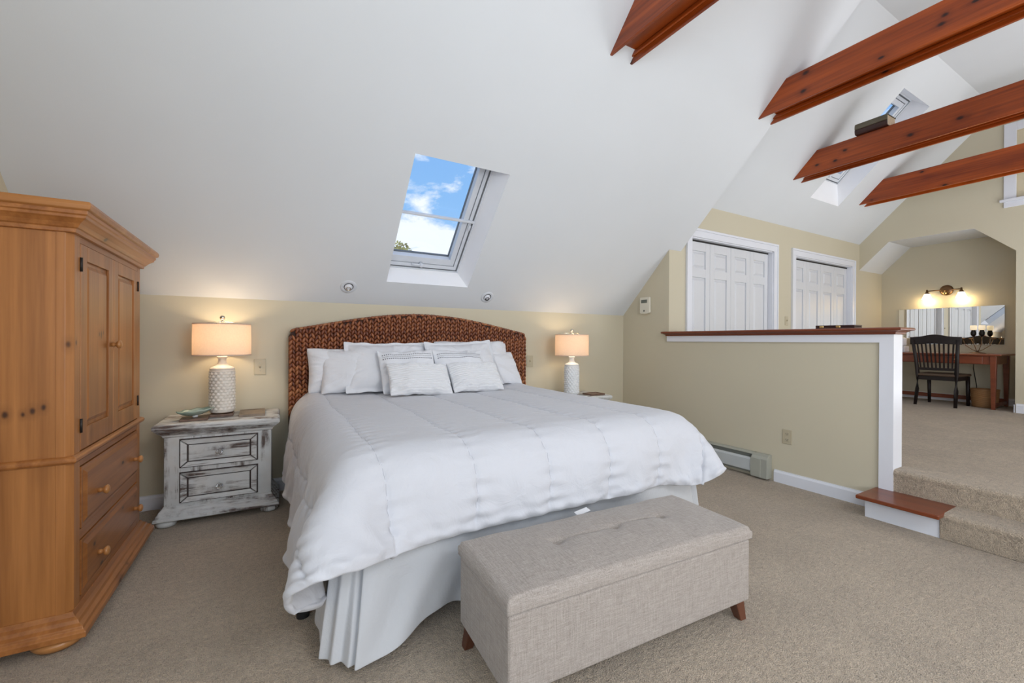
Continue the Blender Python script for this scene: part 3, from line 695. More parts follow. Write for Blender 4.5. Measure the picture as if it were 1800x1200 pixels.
# ------------------------------------------------------------------ nightstands
def nightstand(label, loc, rz, hs=1.0):
    t = thing('nightstand', label, 'nightstand', loc, rz, 'distressed nightstands beside the bed')
    w, d = .585, .36      # body; origin at front middle, body goes to +y
    x0, x1 = -w/2, w/2
    Z = lambda z: z*hs
    link('body', MB().box(x0, x1, 0, d, Z(.10), Z(.575)), 'dist_z', t, bevel=.004)
    link('top', MB().mould(x0, x1, 0, d, [(.042, Z(.602)), (.050, Z(.606)), (.052, Z(.626)), (.046, Z(.636)), (.036, Z(.641))], (1, 1, 1, .6)), 'dist_edge', t, bevel=.002)
    link('top_moulding', MB().mould(x0, x1, 0, d, [(.002, Z(.552)), (.008, Z(.560)), (.010, Z(.568)), (.020, Z(.578)), (.032, Z(.588)), (.034, Z(.594)), (.044, Z(.598)), (.044, Z(.603))], (1, 1, 1, 0)), 'dist_edge', t, bevel=.0015)
    link('plinth', MB().mould(x0, x1, 0, d, [(.044, Z(.040)), (.048, Z(.046)), (.046, Z(.060)), (.036, Z(.064)), (.036, Z(.076)), (.026, Z(.084)), (.024, Z(.094)), (.012, Z(.104)), (.002, Z(.122))], (1, 1, 1, 0)), 'dist_edge', t, bevel=.0015)
    for fx in (x0+.012, x1-.012):
        for fy in (.012, d-.05):
            link('bun_foot', MB().lathe([(.036, 0), (.050, .005), (.055, Z(.020)), (.050, Z(.034)), (.034, Z(.042))], (fx, fy, 0), 24), 'dist_z', t)
    for z0, z1, kz in ((.362, .532, .442), (.140, .322, .222)):
        a, b = x0+.085, x1-.085; z0, z1, kz = Z(z0), Z(z1), Z(kz)
        link('drawer_gap', MB().box(a-.007, b+.007, -.0015, .002, z0-.007, z1+.007), 'glaze', t)
        dr = link('drawer', MB().box(a+.042, b-.042, -.010, .002, z0+.035, z1-.035), 'dist_x', t, bevel=.002)
        link('drawer_panel_glaze', MB().box(a+.024, b-.024, -.0035, .001, z0+.022, z1-.022), 'glaze', dr)
        fm = MB(); tt = -1
        P = lambda u, v, h: (u, h, v)
        o = [(a, z0), (b, z0), (b, z1), (a, z1)]; wd = .034; i = [(a+wd, z0+wd*.85), (b-wd, z0+wd*.85), (b-wd, z1-wd*.85), (a+wd, z1-wd*.85)]
        g_ = .0018
        for k in range(4):
            j = (k+1) % 4
            q = [Vector((*o[k],)), Vector((*o[j],)), Vector((*i[j],)), Vector((*i[k],))]; cq = sum(q, Vector((0, 0)))/4
            q = [p+(cq-p).normalized()*g_ for p in q]
            ins = [p+(cq-p).normalized()*.004 for p in q]
            fm.hexa([P(*p, 0) for p in q], [P(*p, -.018 if n < 2 else -.012) for n, p in enumerate(ins)])
        link('drawer_moulding', fm, 'dist_x', dr)
        kn = MB().lathe([(.006, 0), (.006, -.012), (.012, -.016), (.020, -.026), (.019, -.034), (.010, -.040), (.001, -.041)], (0, -.010, kz), 10, 'Y')
        kn.sm = [False]*len(kn.f)
        link('crystal_knob', kn, 'crystal', dr)
    return t
nightstand('distressed grey-white nightstand left of the bed, both drawers in view', (-.240, 3.395, 0), R(-1.6))
nightstand('distressed white nightstand on the far right of the bed, only its top corner showing', (2.745, 3.335, 0), R(1.0), .965)

# ------------------------------------------------------------------ lamps
def lamp(label, loc, mat, power):
    t = thing('table_lamp', label, 'lamp', loc, 0, 'bedside table lamps')
    # drum body covered with raised fish-scale petals
    H, RB, nu, nv = .292, .0725, 144, 116; vs = []; fs = []
    for j in range(nv+1):
        z = H*j/nv
        for i in range(nu):
            th = 2*PI*i/nu
            row = z/.0200; ri = math.floor(row); fr = row-ri
            u = th/(2*PI)*15+(.5 if ri % 2 else 0); fu = (u-math.floor(u))-.5
            edge = 1-abs(fu)*2
            h = .0085*(1-.55*fr)*math.sqrt(max(0, 1-(abs(fu)*2+max(0, fr*.9))**2*.8)) if abs(fu)*2+fr*.9 < 1.1 else .0002
            if z < .014 or z > H-.008: h = .001
            r = RB+h-(.004*(1-z/.01) if z < .01 else 0)
            vs.append((r*math.cos(th), r*math.sin(th), z+.006))
    for j in range(nv):
        for i in range(nu): fs.append((j*nu+i, j*nu+(i+1) % nu, (j+1)*nu+(i+1) % nu, (j+1)*nu+i))
    fs += [tuple(range(nu-1, -1, -1))]
    link('scalloped_base', (vs, fs), mat, t, fix=False)
    link('shoulder', MB().lathe([(RB+.001, H), (RB, H+.010), (.060, H+.020), (.040, H+.028), (.029, H+.040), (.025, H+.056), (.025, H+.074), (.031, H+.080), (.032, H+.088), (.028, H+.094), (.012, H+.095)], (0, 0, .006), 40), mat, t)
    link('foot_ring', MB().lathe([(.060, 0), (.066, .0), (.068, .008), (.060, .010)], (0, 0, 0), 32), 'bronze', t)
    link('stem', MB().tube([(0, 0, .40), (0, 0, .45)], .006), 'nickel', t)
    link('bulb', MB().ball((0, 0, .505), .028, sz=1.25), 'bulb', t)
    link('socket', MB().lathe([(.016, .445), (.018, .45), (.018, .475), (.014, .48)], (0, 0, 0), 16), 'nickel', t)
    hp = [(0, .032*0, 0)]
    link('harp', MB().tube([(math.sin(a)*.045, 0, .545-math.cos(a)*.085) for a in [k*PI/14 for k in range(15)]], .0018, 6).tube([(-math.sin(a)*.045, 0, .545-math.cos(a)*.085) for a in [k*PI/14 for k in range(15)]], .0018, 6), 'nickel', t)
    z0, z1, RS = .397, .615, .1715
    sh = link('lamp_shade', MB().lathe([(RS, z0), (RS, z0+(z1-z0)*.5), (RS-.002, z1)], (0, 0, 0), 72, cap=False), 'shade', t, fix=False)
    link('shade_trim', MB().lathe([(RS+.0012, z0-.001), (RS+.0016, z0+.007), (RS-.0015, z0+.007), (RS-.0015, z0-.001)], (0, 0, 0), 72, cap=False), 'shade', sh)
    link('shade_trim', MB().lathe([(RS-.0008, z1-.007), (RS-.0004, z1+.001), (RS-.0035, z1+.001), (RS-.0035, z1-.007)], (0, 0, 0), 72, cap=False), 'shade', sh)
    sp = MB()
    for k in range(3):
        a = k*2*PI/3+.4; sp.tube([(0, 0, z1+.016), (RS*math.cos(a)*.55, RS*math.sin(a)*.55, z1+.012), (RS*math.cos(a), RS*math.sin(a), z1-.002)], .0018, 6)
    link('spider', sp, 'nickel', sh)
    link('finial', MB().lathe([(.004, 0), (.009, .003), (.005, .009), (.004, .014)], (0, 0, z1+.014), 16).ball((0, 0, z1+.042), .0165, seg=16), 'nickel', t)
    l = point('lamp_light', (loc[0], loc[1], loc[2]+.515), power, (1, .76, .50), .045)
    return t
ZN = .641
lamp('lit table lamp left of the bed, drum shade over a scalloped cream ceramic base', (-.243, 3.60, ZN+.021), 'ceramic', 5.5)
lamp('lit table lamp right of the bed, drum shade over a scalloped white ceramic base', (2.745, 3.52, ZN*.965), 'ceramic_white', 4.0)

# things on the nightstands
tag(link('wooden_coaster', MB().box(-.075, .075, -.075, .075, 0, .014), 'slate', loc=(-.385, 3.500, ZN+.001), bevel=.002), 'flat brown square block under the green shell dish', 'coaster')
tag(link('lamp_block', MB().box(-.068, .068, -.068, .068, 0, .018), 'slate', loc=(-.243, 3.600, ZN+.001), bevel=.002), 'low brown square block under the left table lamp', 'block')
tag(link('flat_tray', MB().box(-.078, .078, -.13, .13, 0, .012).frame(.012, -.078, .078, -.13, .13, .010, .004, 2, 0), 'tray', loc=(-.062, 3.575, ZN+.001), bevel=.002), 'taupe rectangular tray lying on the left nightstand beside the bed', 'tray')
tag(link('flat_tray', MB().box(-.09, .09, -.07, .07, 0, .012).frame(.012, -.09, .09, -.07, .07, .010, .004, 2, 0), 'slate', loc=(2.935, 3.40, ZN*.965+.001), bevel=.002), 'brown tray lying on the far right nightstand beside the lamp', 'tray')
dish = thing('shell_dish', 'green glazed shell-shaped dish on the left nightstand', 'dish', (-.385, 3.500, ZN+.016), R(12))
dm = MB(); vs = []; fs = []; NU, NV = 40, 10
for top in (0, 1):
    for j in range(NV+1):
        q = j/NV
        for i in range(NU):
            th = 2*PI*i/NU; rr = .062*(1+.05*math.cos(9*th)*q)*(1.28 if abs(math.cos(th)) > 0 else 1)
            x = rr*1.25*q*math.cos(th); y = rr*.8*q*math.sin(th)
            z = .010+.034*q**2+.003*math.cos(9*th)*q+(.005 if top else 0)+.008*q*math.cos(th)
            vs.append((x, y, z))
n1 = (NV+1)*NU
for top in (0, 1):
    for j in range(NV):
        for i in range(NU):
            f = (top*n1+j*NU+i, top*n1+j*NU+(i+1) % NU, top*n1+(j+1)*NU+(i+1) % NU, top*n1+(j+1)*NU+i); fs.append(f)
for i in range(NU): fs.append((NV*NU+i, NV*NU+(i+1) % NU, n1+NV*NU+(i+1) % NU, n1+NV*NU+i))
link('bowl', (vs, fs), 'shell', dish)
link('glass_cup', MB().lathe([(.012, 0), (.016, .002), (.017, .014), (.012, .016)], (0, 0, 0), 20), 'ceramic_white', dish)

# ------------------------------------------------------------------ bed
bed = thing('bed', 'king bed with an arched woven seagrass headboard and white pleated bed skirt', 'bed', (0, 0, 0))
bx0, bx1 = .245, 2.235
link('mattress', MB().box(bx0+.03, bx1-.03, 1.70, 3.67, .36, .655), 'mattress', bed, bevel=.06, seg=5)
link('box_spring', MB().box(bx0+.03, bx1-.03, 1.70, 3.67, .15, .36), 'mattress', bed, bevel=.02)
for fx in (bx0+.06, bx1-.06):
    for fy in (1.80, 3.5): link('bed_leg', MB().lathe([(.02, 0), (.028, .004), (.028, .04), (.022, .05), (.022, .15)], (fx, fy, 0), 16), 'black', bed)
link('frame_bracket', MB().box(.135, .27, 1.98, 2.05, .065, .085).tube([(.15, 2.015, .0), (.15, 2.015, .08)], .026, 14), 'black', bed, bevel=.004)
# bed skirt: one continuous curtain round three sides with box pleats at the foot corners
path = []
def seg(p, q, n): 
    for k in range(n): path.append((p[0]+(q[0]-p[0])*k/n, p[1]+(q[1]-p[1])*k/n))
sx0, sx1, sy0 = bx0-.005, bx1+.005, 1.665
seg((sx0, 3.66), (sx0, 1.80), 60)
seg((sx0, 1.80), (sx0+.025, 1.765), 8); seg((sx0+.025, 1.765), (sx0-.015, 1.725), 10); seg((sx0-.015, 1.725), (sx0+.02, 1.705), 8); seg((sx0+.02, 1.705), (sx0+.02, 1.672), 8)
seg((sx0+.02, 1.665), (sx0+.10, 1.680), 12); seg((sx0+.10, 1.680), (sx0+.085, sy0-.02), 8)
seg((sx0+.085, sy0-.02), (sx1-.06, sy0), 90)
seg((sx1-.06, sy0), (sx1-.07, 1.705), 6); seg((sx1-.07, 1.705), (sx1, 1.675), 8); seg((sx1, 1.675), (sx1-.03, 1.74), 8); seg((sx1-.03, 1.74), (sx1+.01, 1.75), 6)
seg((sx1+.01, 1.75), (sx1, 3.66), 60); path.append((sx1, 3.66))
pa = np.array(path)
for _ in range(3): pa[1:-1] = .25*pa[:-2]+.5*pa[1:-1]+.25*pa[2:]
n = len(pa); tn = np.gradient(pa, axis=0); tn /= np.maximum(1e-6, np.linalg.norm(tn, axis=1, keepdims=True))
kern = np.ones(5)/5
cumul = np.concatenate([[0], np.cumsum(np.linalg.norm(np.diff(pa, axis=0), axis=1))])
vs = []; fs = []; NZ = 26
cen = np.array([(sx0+sx1)/2, 2.7])
for j in range(NZ+1):
    q = j/NZ; drop = q
    for i in range(n):
        x, y = pa[i]; nx, ny = tn[i][1], -tn[i][0]
        if (x-cen[0])*nx+(y-cen[1])*ny < 0 and False: nx, ny = -nx, -ny
        front = y < 1.70 and sx0+.06 < x < sx1-.1
        out = .0
        if front:
            u = x-sx0
            out = drop*(.085*math.exp(-((u-.11)/.16)**2)+.030*math.sin(u*7.5+1.0)+.014*math.sin(u*17+3*q)+.009*math.sin(u*37+6*q)*math.sin(u*5))
            X, Y = x-drop*.055*math.exp(-((u-.11)/.14)**2), y-out
        elif y < 1.82:
            X, Y = x+(-.055 if x < 1 else .05)*drop, y-(.05 if x < 1 else .02)*drop
        else:
            s_ = -1 if x < 1 else 1
            X, Y = x+s_*drop*(.03+.022*math.sin(y*11)+.01*math.sin(y*27)), y
        zt, zb = .40, .028+(.05*math.exp(-((x-.62)/.16)**2) if front else 0)
        vs.append((X, Y, zt+(zb-zt)*q))
for j in range(NZ):
    for i in range(n-1): fs.append((j*n+i, (j+1)*n+i, (j+1)*n+i+1, j*n+i+1))
sk = link('bed_skirt', (vs, fs), 'skirt', bed, fix=False)
md = sk.modifiers.new('thickness', 'SOLIDIFY'); md.thickness = .003
hem = sk.modifiers.new('sub', 'SUBSURF'); hem.levels = 1; hem.render_levels = 1
# headboard: dark arched panel, plaited strands in upright columns
hx0, hx1, hy = .172, 2.300, 3.705
def arch(x):
    u = (x-hx0)/(hx1-hx0)
    z = 1.245+.150*math.sin(PI*min(1, max(0, u*1.0)))**1.15+.010*(1-u)
    e = min(x-hx0, hx1-x)
    if e < .05: z -= .05-math.sqrt(max(0, .05**2-(.05-e)**2))
    return z
pts = [(hx0, .25)]+[(hx0+(hx1-hx0)*k/80, arch(hx0+(hx1-hx0)*k/80)-.012) for k in range(81)]+[(hx1, .25)]
hb = link('headboard', MB().prism(pts, 1, hy, hy+.060), 'grass_dark', bed)
def petal(mb, c, ax, ln, wd, th, seg=7, rings=4):
    # a plump spindle along ax, lying in the xz plane, bulging to -y
    ax = Vector(ax).normalized(); sd = Vector((ax.z, 0, -ax.x)); up = Vector((0, -1, 0)); vs = []; fs = []
    vs.append(c-ax*ln/2)
    for j in range(1, rings+1):
        t = j/(rings+1); r = math.sin(PI*t)**.7
        for k in range(seg):
            a = 2*PI*k/seg; vs.append(c+ax*ln*(t-.5)+sd*wd/2*r*math.cos(a)+up*th/2*r*math.sin(a))
    vs.append(c+ax*ln/2)
    for k in range(seg): fs.append((0, 1+(k+1) % seg, 1+k))
    for j in range(rings-1):
        for k in range(seg): fs.append((1+j*seg+k, 1+j*seg+(k+1) % seg, 1+(j+1)*seg+(k+1) % seg, 1+(j+1)*seg+k))
    l = len(vs)-1; b = 1+(rings-1)*seg
    for k in range(seg): fs.append((b+k, b+(k+1) % seg, l))
    mb.add(vs, fs, True)
ncol = 47; pitch = (hx1-hx0)/ncol; rg = random.Random(9)
for cidx in range(ncol):
    xc = hx0+pitch*(cidx+.5); zt = min(arch(xc-pitch*.4), arch(xc+pitch*.4))-.022; mb = MB(); z = .60+rg.uniform(0, .03)
    while z < zt:
        j = rg.uniform(-.003, .003)
        petal(mb, Vector((xc-pitch*.235, hy-.006+j, z)), (.42+rg.uniform(-.08, .08), 0, 1), .058, .0235, .026)
        petal(mb, Vector((xc+pitch*.235, hy-.006-j, z)), (-.42+rg.uniform(-.08, .08), 0, 1), .058, .0235, .026)
        z += .036+rg.uniform(-.002, .002)
    o = link('plaited_strand', mb, 'grass', hb, fix=False)
rim = MB(); nn = 74
for yy in (-.002, .030, .058):
    for k in range(nn):
        x = hx0+.012+(hx1-hx0-.024)*(k+.5)/nn; dz = (arch(min(hx1, x+.02))-arch(max(hx0, x-.02)))/.04
        petal(rim, Vector((x, hy+yy, arch(x)-.012)), (1, 0, max(-1.2, min(1.2, dz))+rg.uniform(-.12, .12)), .046, .024, .030)
for s_, xs in ((1, hx0+.010), (-1, hx1-.010)):
    for yy in (.005, .035, .056):
        z = .60
        while z < 1.20: petal(rim, Vector((xs, hy+yy, z)), (.15*s_, 0, 1), .055, .024, .030); z += .034
o = link('rolled_rim', rim, 'grass', hb, fix=False); o['kind'] = 'stuff'

# comforter: draped sheet from the cloth drape above, quilted here
P0 = drape()
def cubic_up(P, ax, k):
    P = np.moveaxis(P, ax, 0); n = P.shape[0]; t = np.linspace(0, n-1, (n-1)*k+1); i = np.minimum(t.astype(int), n-2); f = (t-i)[:, None, None]
    g = lambda j: P[np.clip(j, 0, n-1)]
    a, b, c, d = g(i-1), g(i), g(i+1), g(i+2)
    o = b+.5*f*(c-a+f*(2*a-5*b+4*c-d+f*(3*(b-c)+d-a)))
    return np.moveaxis(o, 0, ax)
# soften
for _ in range(1):
    I = P0.copy(); I[1:-1] = .25*P0[:-2]+.5*P0[1:-1]+.25*P0[2:]; P0 = I.copy(); I[:, 1:-1] = .25*P0[:, :-2]+.5*P0[:, 1:-1]+.25*P0[:, 2:]; P0 = I
KU = 7
G = cubic_up(cubic_up(P0, 0, KU), 1, KU); nJ, nI = G.shape[:2]
U = np.linspace(-.27, 2.60, nI)[None, :].repeat(nJ, 0); V = np.linspace(1.335, 3.66, nJ)[:, None].repeat(nI, 1)
du = np.gradient(G, axis=1); dv = np.gradient(G, axis=0); nr = np.cross(du, dv); nr /= np.maximum(1e-9, np.linalg.norm(nr, axis=-1, keepdims=True))
if nr[nJ//2, nI//2, 2] < 0: nr = -nr
rs = np.random.RandomState(3)
def fbm(sc, octv=4, su=1, sv=1):
    o = 0; amp = 1
    for k in range(octv):
        for _ in range(5):
            a = rs.uniform(0, 2*PI); ph = rs.uniform(0, 2*PI); fq = sc*2**k
            o = o+amp*np.sin(fq*(U*su*math.cos(a)+V*sv*math.sin(a))+ph+.8*np.sin(fq*.6*(U*math.sin(a)-V*math.cos(a))+ph*2))
        amp *= .5
    return o/8
st = np.array([.025, .395, .760, 1.125, 1.490, 1.855, 2.215]); wob = .006*np.sin(V*7)+.003*np.sin(V*19+1)
ds = np.min(np.abs((U+wob)[..., None]-st), axis=-1)
edge = np.minimum(np.minimum(U-U.min(), U.max()-U), V-V.min())
hang = np.clip((.72-G[..., 2])/.25, 0, 1)
puff = (.011+.013*hang)*(.45*(1-np.exp(-(ds/.008)**1.3))+.55*(1-np.exp(-(ds/.06)**1.3)))*np.clip(1-np.exp(-(edge/.035)), 0, 1)
puff += .010*np.exp(-((edge-.03)/.018)**2)*(1+.6*np.sin(U*55+2*np.sin(V*9))*np.cos(V*47))
gath = np.exp(-ds/.05)*(.0075*np.sin(V*95+4*fbm(5, 2)))*(.35+.65*hang)
fold = fbm(6, 3)*(.005+.034*hang)
ff = np.maximum(fbm(20, 3), -.1)*.010*(.30+hang)+fbm(8, 3, 2.6, 1.0)*.010*hang
crs = np.exp(-edge/.10)*.003*np.sin(60*(U+V*.7)+3*fbm(7, 2))
calm = np.clip(np.hypot(U-U.min(), V-V.min())/.40, .12, 1)
G = G+nr*(puff*np.clip(calm*1.5, 0, 1)+(gath+fold+ff+crs*hang)*calm)[..., None]
vs = G.reshape(-1, 3).tolist(); fs = [(j*nI+i, j*nI+i+1, (j+1)*nI+i+1, (j+1)*nI+i) for j in range(nJ-1) for i in range(nI-1)]
cf_ = thing('comforter', 'thick white quilted comforter draped over the bed', 'comforter', (0, 0, 0))
o = link('quilted_shell', (vs, fs), 'white', cf_, fix=False)
md = o.modifiers.new('thickness', 'SOLIDIFY'); md.thickness = .022; md.offset = -1
stm = MB()
for sx_ in st:
    i = int(round((sx_+.27)/2.87*(nI-1)))
    for j in range(10, nJ-12, 3):
        ii = int(round((sx_-.006*math.sin(V[j, 0]*7)-.003*math.sin(V[j, 0]*19+1)+.27)/2.87*(nI-1))); ii = min(nI-1, max(0, ii))
        a, b = Vector(G[j, ii])+Vector(nr[j, ii])*.0006, Vector(G[min(nJ-1, j+3), ii])+Vector(nr[j, ii])*.0006
        s_ = Vector(du[j, ii]).normalized()*.0009
        stm.add([a-s_, a+s_, b+s_, b-s_], [(0, 1, 2, 3)])
o = link('stitching', stm, 'seam', cf_, fix=False); o['kind'] = 'stuff'
link('care_tag', MB().hexa([(1.225, 1.520, .385), (1.292, 1.515, .398), (1.292, 1.545, .402), (1.225, 1.550, .390)], [(1.225, 1.520, .387), (1.292, 1.515, .400), (1.292, 1.545, .404), (1.225, 1.550, .392)]), 'white_knit', cf_)
# ------------------------------------------------------------------ pillows
def pillow_mesh(w, h, t, seed, flange=0, rib=0, slump=0, nu=72, nv=56):
    # returns verts, faces, uvs; local: x across, z up, y thickness (front = -y), bottom edge at z=0
    rs = np.random.RandomState(seed); vs = []; fs = []; uv = []
    ph = rs.uniform(0, 6.28, 12)
    n1 = (nv+1)*(nu+1)
    for side in (-1, 1):
        for j in range(nv+1):
            v = 2*j/nv-1
            for i in range(nu+1):
                u = 2*i/nu-1
                fu, fv = (flange/(w/2), flange/(h/2)) if flange else (0, 0)
                a = min(1, abs(u)/(1-fu)); b = min(1, abs(v)/(1-fv))
                prof = (max(0, 1-a**2.4)*max(0, 1-b**2.4))**.5
                x = u*w/2*(1-.045*(1-v*v)*abs(u)**3); z = v*h/2*(1-.055*(1-u*u)*abs(v)**3)
                x *= 1-.03*(abs(v)**8); 
                wr = .009*math.sin(5*u+3*v+ph[0])*math.sin(4*v-2*u+ph[1])+.0035*math.sin(13*u+ph[2]+4*v)*math.sin(6*v+ph[3])
                er = .5*(1-prof)*(.010*math.sin(22*math.atan2(v, u)+ph[4])+.006*math.sin(37*math.atan2(v, u)+ph[5]))
                y = side*(t/2*prof+(wr+er)*min(1, prof*2.2))+.008*math.sin(3*u+ph[6])*abs(v)+(.006*math.sin(9*u+ph[8])+.004*math.sin(17*u+ph[9]))*(max(abs(v), abs(u))**8)
                if rib and side < 0: y -= rib*abs(math.sin(v*PI*rib_n/2))*prof**.4
                z2 = z+h/2+slump*(math.cos(u*2.2+ph[7])-1)*.02*(v+1)
                vs.append((x, y, z2)); uv.append(((u+1)/2, (v+1)/2))
    for s in (0, 1):
        for j in range(nv):
            for i in range(nu):
                a = s*n1+j*(nu+1)+i; f = (a, a+1, a+nu+2, a+nu+1); fs.append(f if s == 0 else f[::-1])
    bd = [i for i in range(nu+1)]+[j*(nu+1)+nu for j in range(1, nv+1)]+[nv*(nu+1)+i for i in range(nu-1, -1, -1)]+[j*(nu+1) for j in range(nv-1, 0, -1)]
    for k in range(len(bd)):
        a, b = bd[k], bd[(k+1) % len(bd)]; fs.append((b, a, n1+a, n1+b))
    return vs, fs, uv
rib_n = 15
# embroidered band: rows of dark dashes sewn across the upper part of the cover
m = N('embroidered_cotton'); uvn = m.n('ShaderNodeUVMap'); sp_ = m.n('ShaderNodeSeparateXYZ', {0: uvn.outputs[0]}); u_, v_ = sp_.outputs[0], sp_.outputs[1]
def band(v0, w, fr, duty=.2, ph=0):
    r = m.math('LESS_THAN', m.math('ABSOLUTE', m.math('SUBTRACT', v_, v0)), w)
    d = m.math('GREATER_THAN', m.n('ShaderNodeMath', {0: m.math('ADD', m.math('MULTIPLY', u_, fr), ph)}, operation='SINE').outputs[0], duty)
    return m.math('MULTIPLY', r, d)
tot = band(.855, .011, 190, -.2)
tot = m.math('ADD', tot, band(.745, .011, 190, -.2, 1)); tot = m.math('ADD', tot, m.math('MULTIPLY', band(.80, .016, 420, .1), .55))
inu = m.math('LESS_THAN', m.math('ABSOLUTE', m.math('SUBTRACT', u_, .5)), .44)
m.set(color=m.mix(m.math('MINIMUM', m.math('MULTIPLY', tot, inu), 1.0), (.70, .715, .755), (.06, .06, .08)), rough=.85, sheen=.2, normal=m.bump(m.noise(9, 4), .2, .02)); M['embroid'] = m.m
def pillow(name, label, w, h, t, loc, lean, yaw=0, roll=0, seed=1, flange=0, rib=0, mat='pillow', slump=0, grp=None, part='cover'):
    vs, fs, uv = pillow_mesh(w, h, t, seed, flange, rib, slump, 96 if rib else 64, 136 if rib else 48)
    th = thing(name, label, 'pillow', loc, 0, grp); th.rotation_euler = (R(-lean), R(roll), R(yaw))
    o = link(part, (vs, fs), mat, th, fix=False)
    ul = o.data.uv_layers.new(name='UVMap'); idx = np.zeros(len(o.data.loops), dtype=np.int32); o.data.loops.foreach_get('vertex_index', idx)
    ul.data.foreach_set('uv', np.array(uv, dtype=np.float32)[idx].ravel())
    o.modifiers.new('sub', 'SUBSURF').render_levels = 1; o.modifiers['sub'].levels = 1
    return th
ZC_ = .762
pillow('pillow', 'plump white pillow at the back left, against the headboard behind another pillow', .74, .35, .18, (.66, 3.60, ZC_), 14, 3, 0, 11)
pillow('pillow', 'plain white pillow on the left, in front of the back left pillow', .72, .355, .17, (.73, 3.47, ZC_), 26, -4, 0, 12)
pillow('pillow', 'plain white pillow at the back right, nearest the right end of the headboard', .76, .42, .18, (1.70, 3.58, ZC_), 16, 2, 0, 13)
pillow('pillow', 'white pillow slumped on the right end, its lower edge on the comforter', .70, .36, .16, (1.80, 3.47, ZC_), 34, 4, 0, 17)
pillow('pillow_sham', 'flanged white pillow sham left of centre, behind the left embroidered pillow', .70, .46, .15, (.880, 3.39, ZC_), 32, -3, 1, 14, flange=.035, part='sham')
pillow('pillow_sham', 'flanged white pillow sham right of centre, its top corner sticking up', .68, .46, .15, (1.545, 3.36, ZC_), 30, 5, -2, 15, flange=.035, part='sham')
pillow('throw_pillow', 'square white pillow with dashed dark embroidery, left one of the two', .46, .375, .13, (1.005, 3.27, ZC_), 31, 0, -1, 21, mat='embroid')
pillow('throw_pillow', 'square white pillow with dashed dark embroidery, right one of the two', .46, .375, .13, (1.445, 3.27, ZC_), 31, 0, 1, 22, mat='embroid')
pillow('lumbar_pillow', 'ribbed ivory lumbar pillow at the front, left and larger one of the pair', .50, .285, .13, (1.045, 3.135, ZC_-.004), 38, 0, 1.5, 31, rib=.0075, mat='white_knit')
pillow('lumbar_pillow', 'ribbed ivory lumbar pillow at the front, right one of the pair', .46, .28, .13, (1.525, 3.150, ZC_-.004), 38, 0, 0, 32, rib=.0075, mat='white_knit')

# ------------------------------------------------------------------ bench
BL, BD = 1.140, .425
B = thing('storage_bench', 'greige linen storage bench with tufted lid and brown legs at the foot of the bed', 'bench', (1.215, 1.298, 0), R(-2.9))
link('body', MB().box(-BL/2+.004, BL/2-.004, -BD/2+.004, BD/2-.004, .086, .342), 'linen', B, bevel=.010, seg=3)
link('lid_gap', MB().box(-BL/2+.014, BL/2-.014, -BD/2+.014, BD/2-.014, .338, .350), 'black', B)
nu, nv = 150, 60; vs = []; fs = []
buttons = [(-.245, .015), (.03, .015), (.285, .015)]
def lid_z(x, y):
    ax, ay = abs(x)/(BL/2), abs(y)/(BD/2); r = .020
    e = min(BL/2-abs(x), BD/2-abs(y))
    z = .398+.022*(1-ax**3.0)*(1-ay**2.2)
    if e < r: z -= r-math.sqrt(max(0, r*r-(r-e)**2))
    for bx, by in buttons:
        d = math.hypot(x-bx, y-by); z -= .016*math.exp(-(d/.020)**2)+.007*math.exp(-(d/.07)**2)
        z -= .004*math.exp(-((x-bx+ (y-by)*1.6)/.008)**2)*math.exp(-abs(y-by-.02)/.03)
    if -.26 < x < .30: z -= .009*math.exp(-((y-.015-.004*math.sin(x*20))/.005)**2)*(.5+.5*math.sin((x+.03)*22)**2)
    z += .0016*math.sin(x*13+y*7)+.001*math.sin(x*31-y*23)
    return z
for j in range(nv+1):
    for i in range(nu+1):
        tu, tv = 2*i/nu-1, 2*j/nv-1
        su = math.copysign(1-(1-abs(tu))**1.0, tu); x = tu*BL/2; y = tv*BD/2
        vs.append((x, y, lid_z(x*.9999, y*.9999)))
for j in range(nv):
    for i in range(nu): fs.append((j*(nu+1)+i, j*(nu+1)+i+1, (j+1)*(nu+1)+i+1, (j+1)*(nu+1)+i))
bd = [i for i in range(nu+1)]+[j*(nu+1)+nu for j in range(1, nv+1)]+[nv*(nu+1)+i for i in range(nu-1, -1, -1)]+[j*(nu+1) for j in range(nv-1, 0, -1)]
o0 = len(vs); rows = [(.002, .375), (.003, .362), (.001, .352), (-.003, .348)]
for k, (off, z) in enumerate(rows):
    for b_ in bd:
        x, y = vs[b_][0], vs[b_][1]; vs.append((x+math.copysign(off, x)*(abs(x) > BL/2-.001), y+math.copysign(off, y)*(abs(y) > BD/2-.001), z))
L_ = len(bd)
for k in range(L_):
    j = (k+1) % L_; fs.append((bd[j], bd[k], o0+k, o0+j))
    for r_ in range(len(rows)-1): fs.append((o0+r_*L_+j, o0+r_*L_+k, o0+(r_+1)*L_+k, o0+(r_+1)*L_+j))
fs.append(tuple(o0+(len(rows)-1)*L_+k for k in range(L_)))
lid = link('lid', (vs, fs), 'linen', B, fix=True)
for bx, by in buttons: link('tuft_button', MB().ball((bx, by, lid_z(bx, by)+.002), .007, sz=.5, seg=12, rings=6), 'linen', lid)
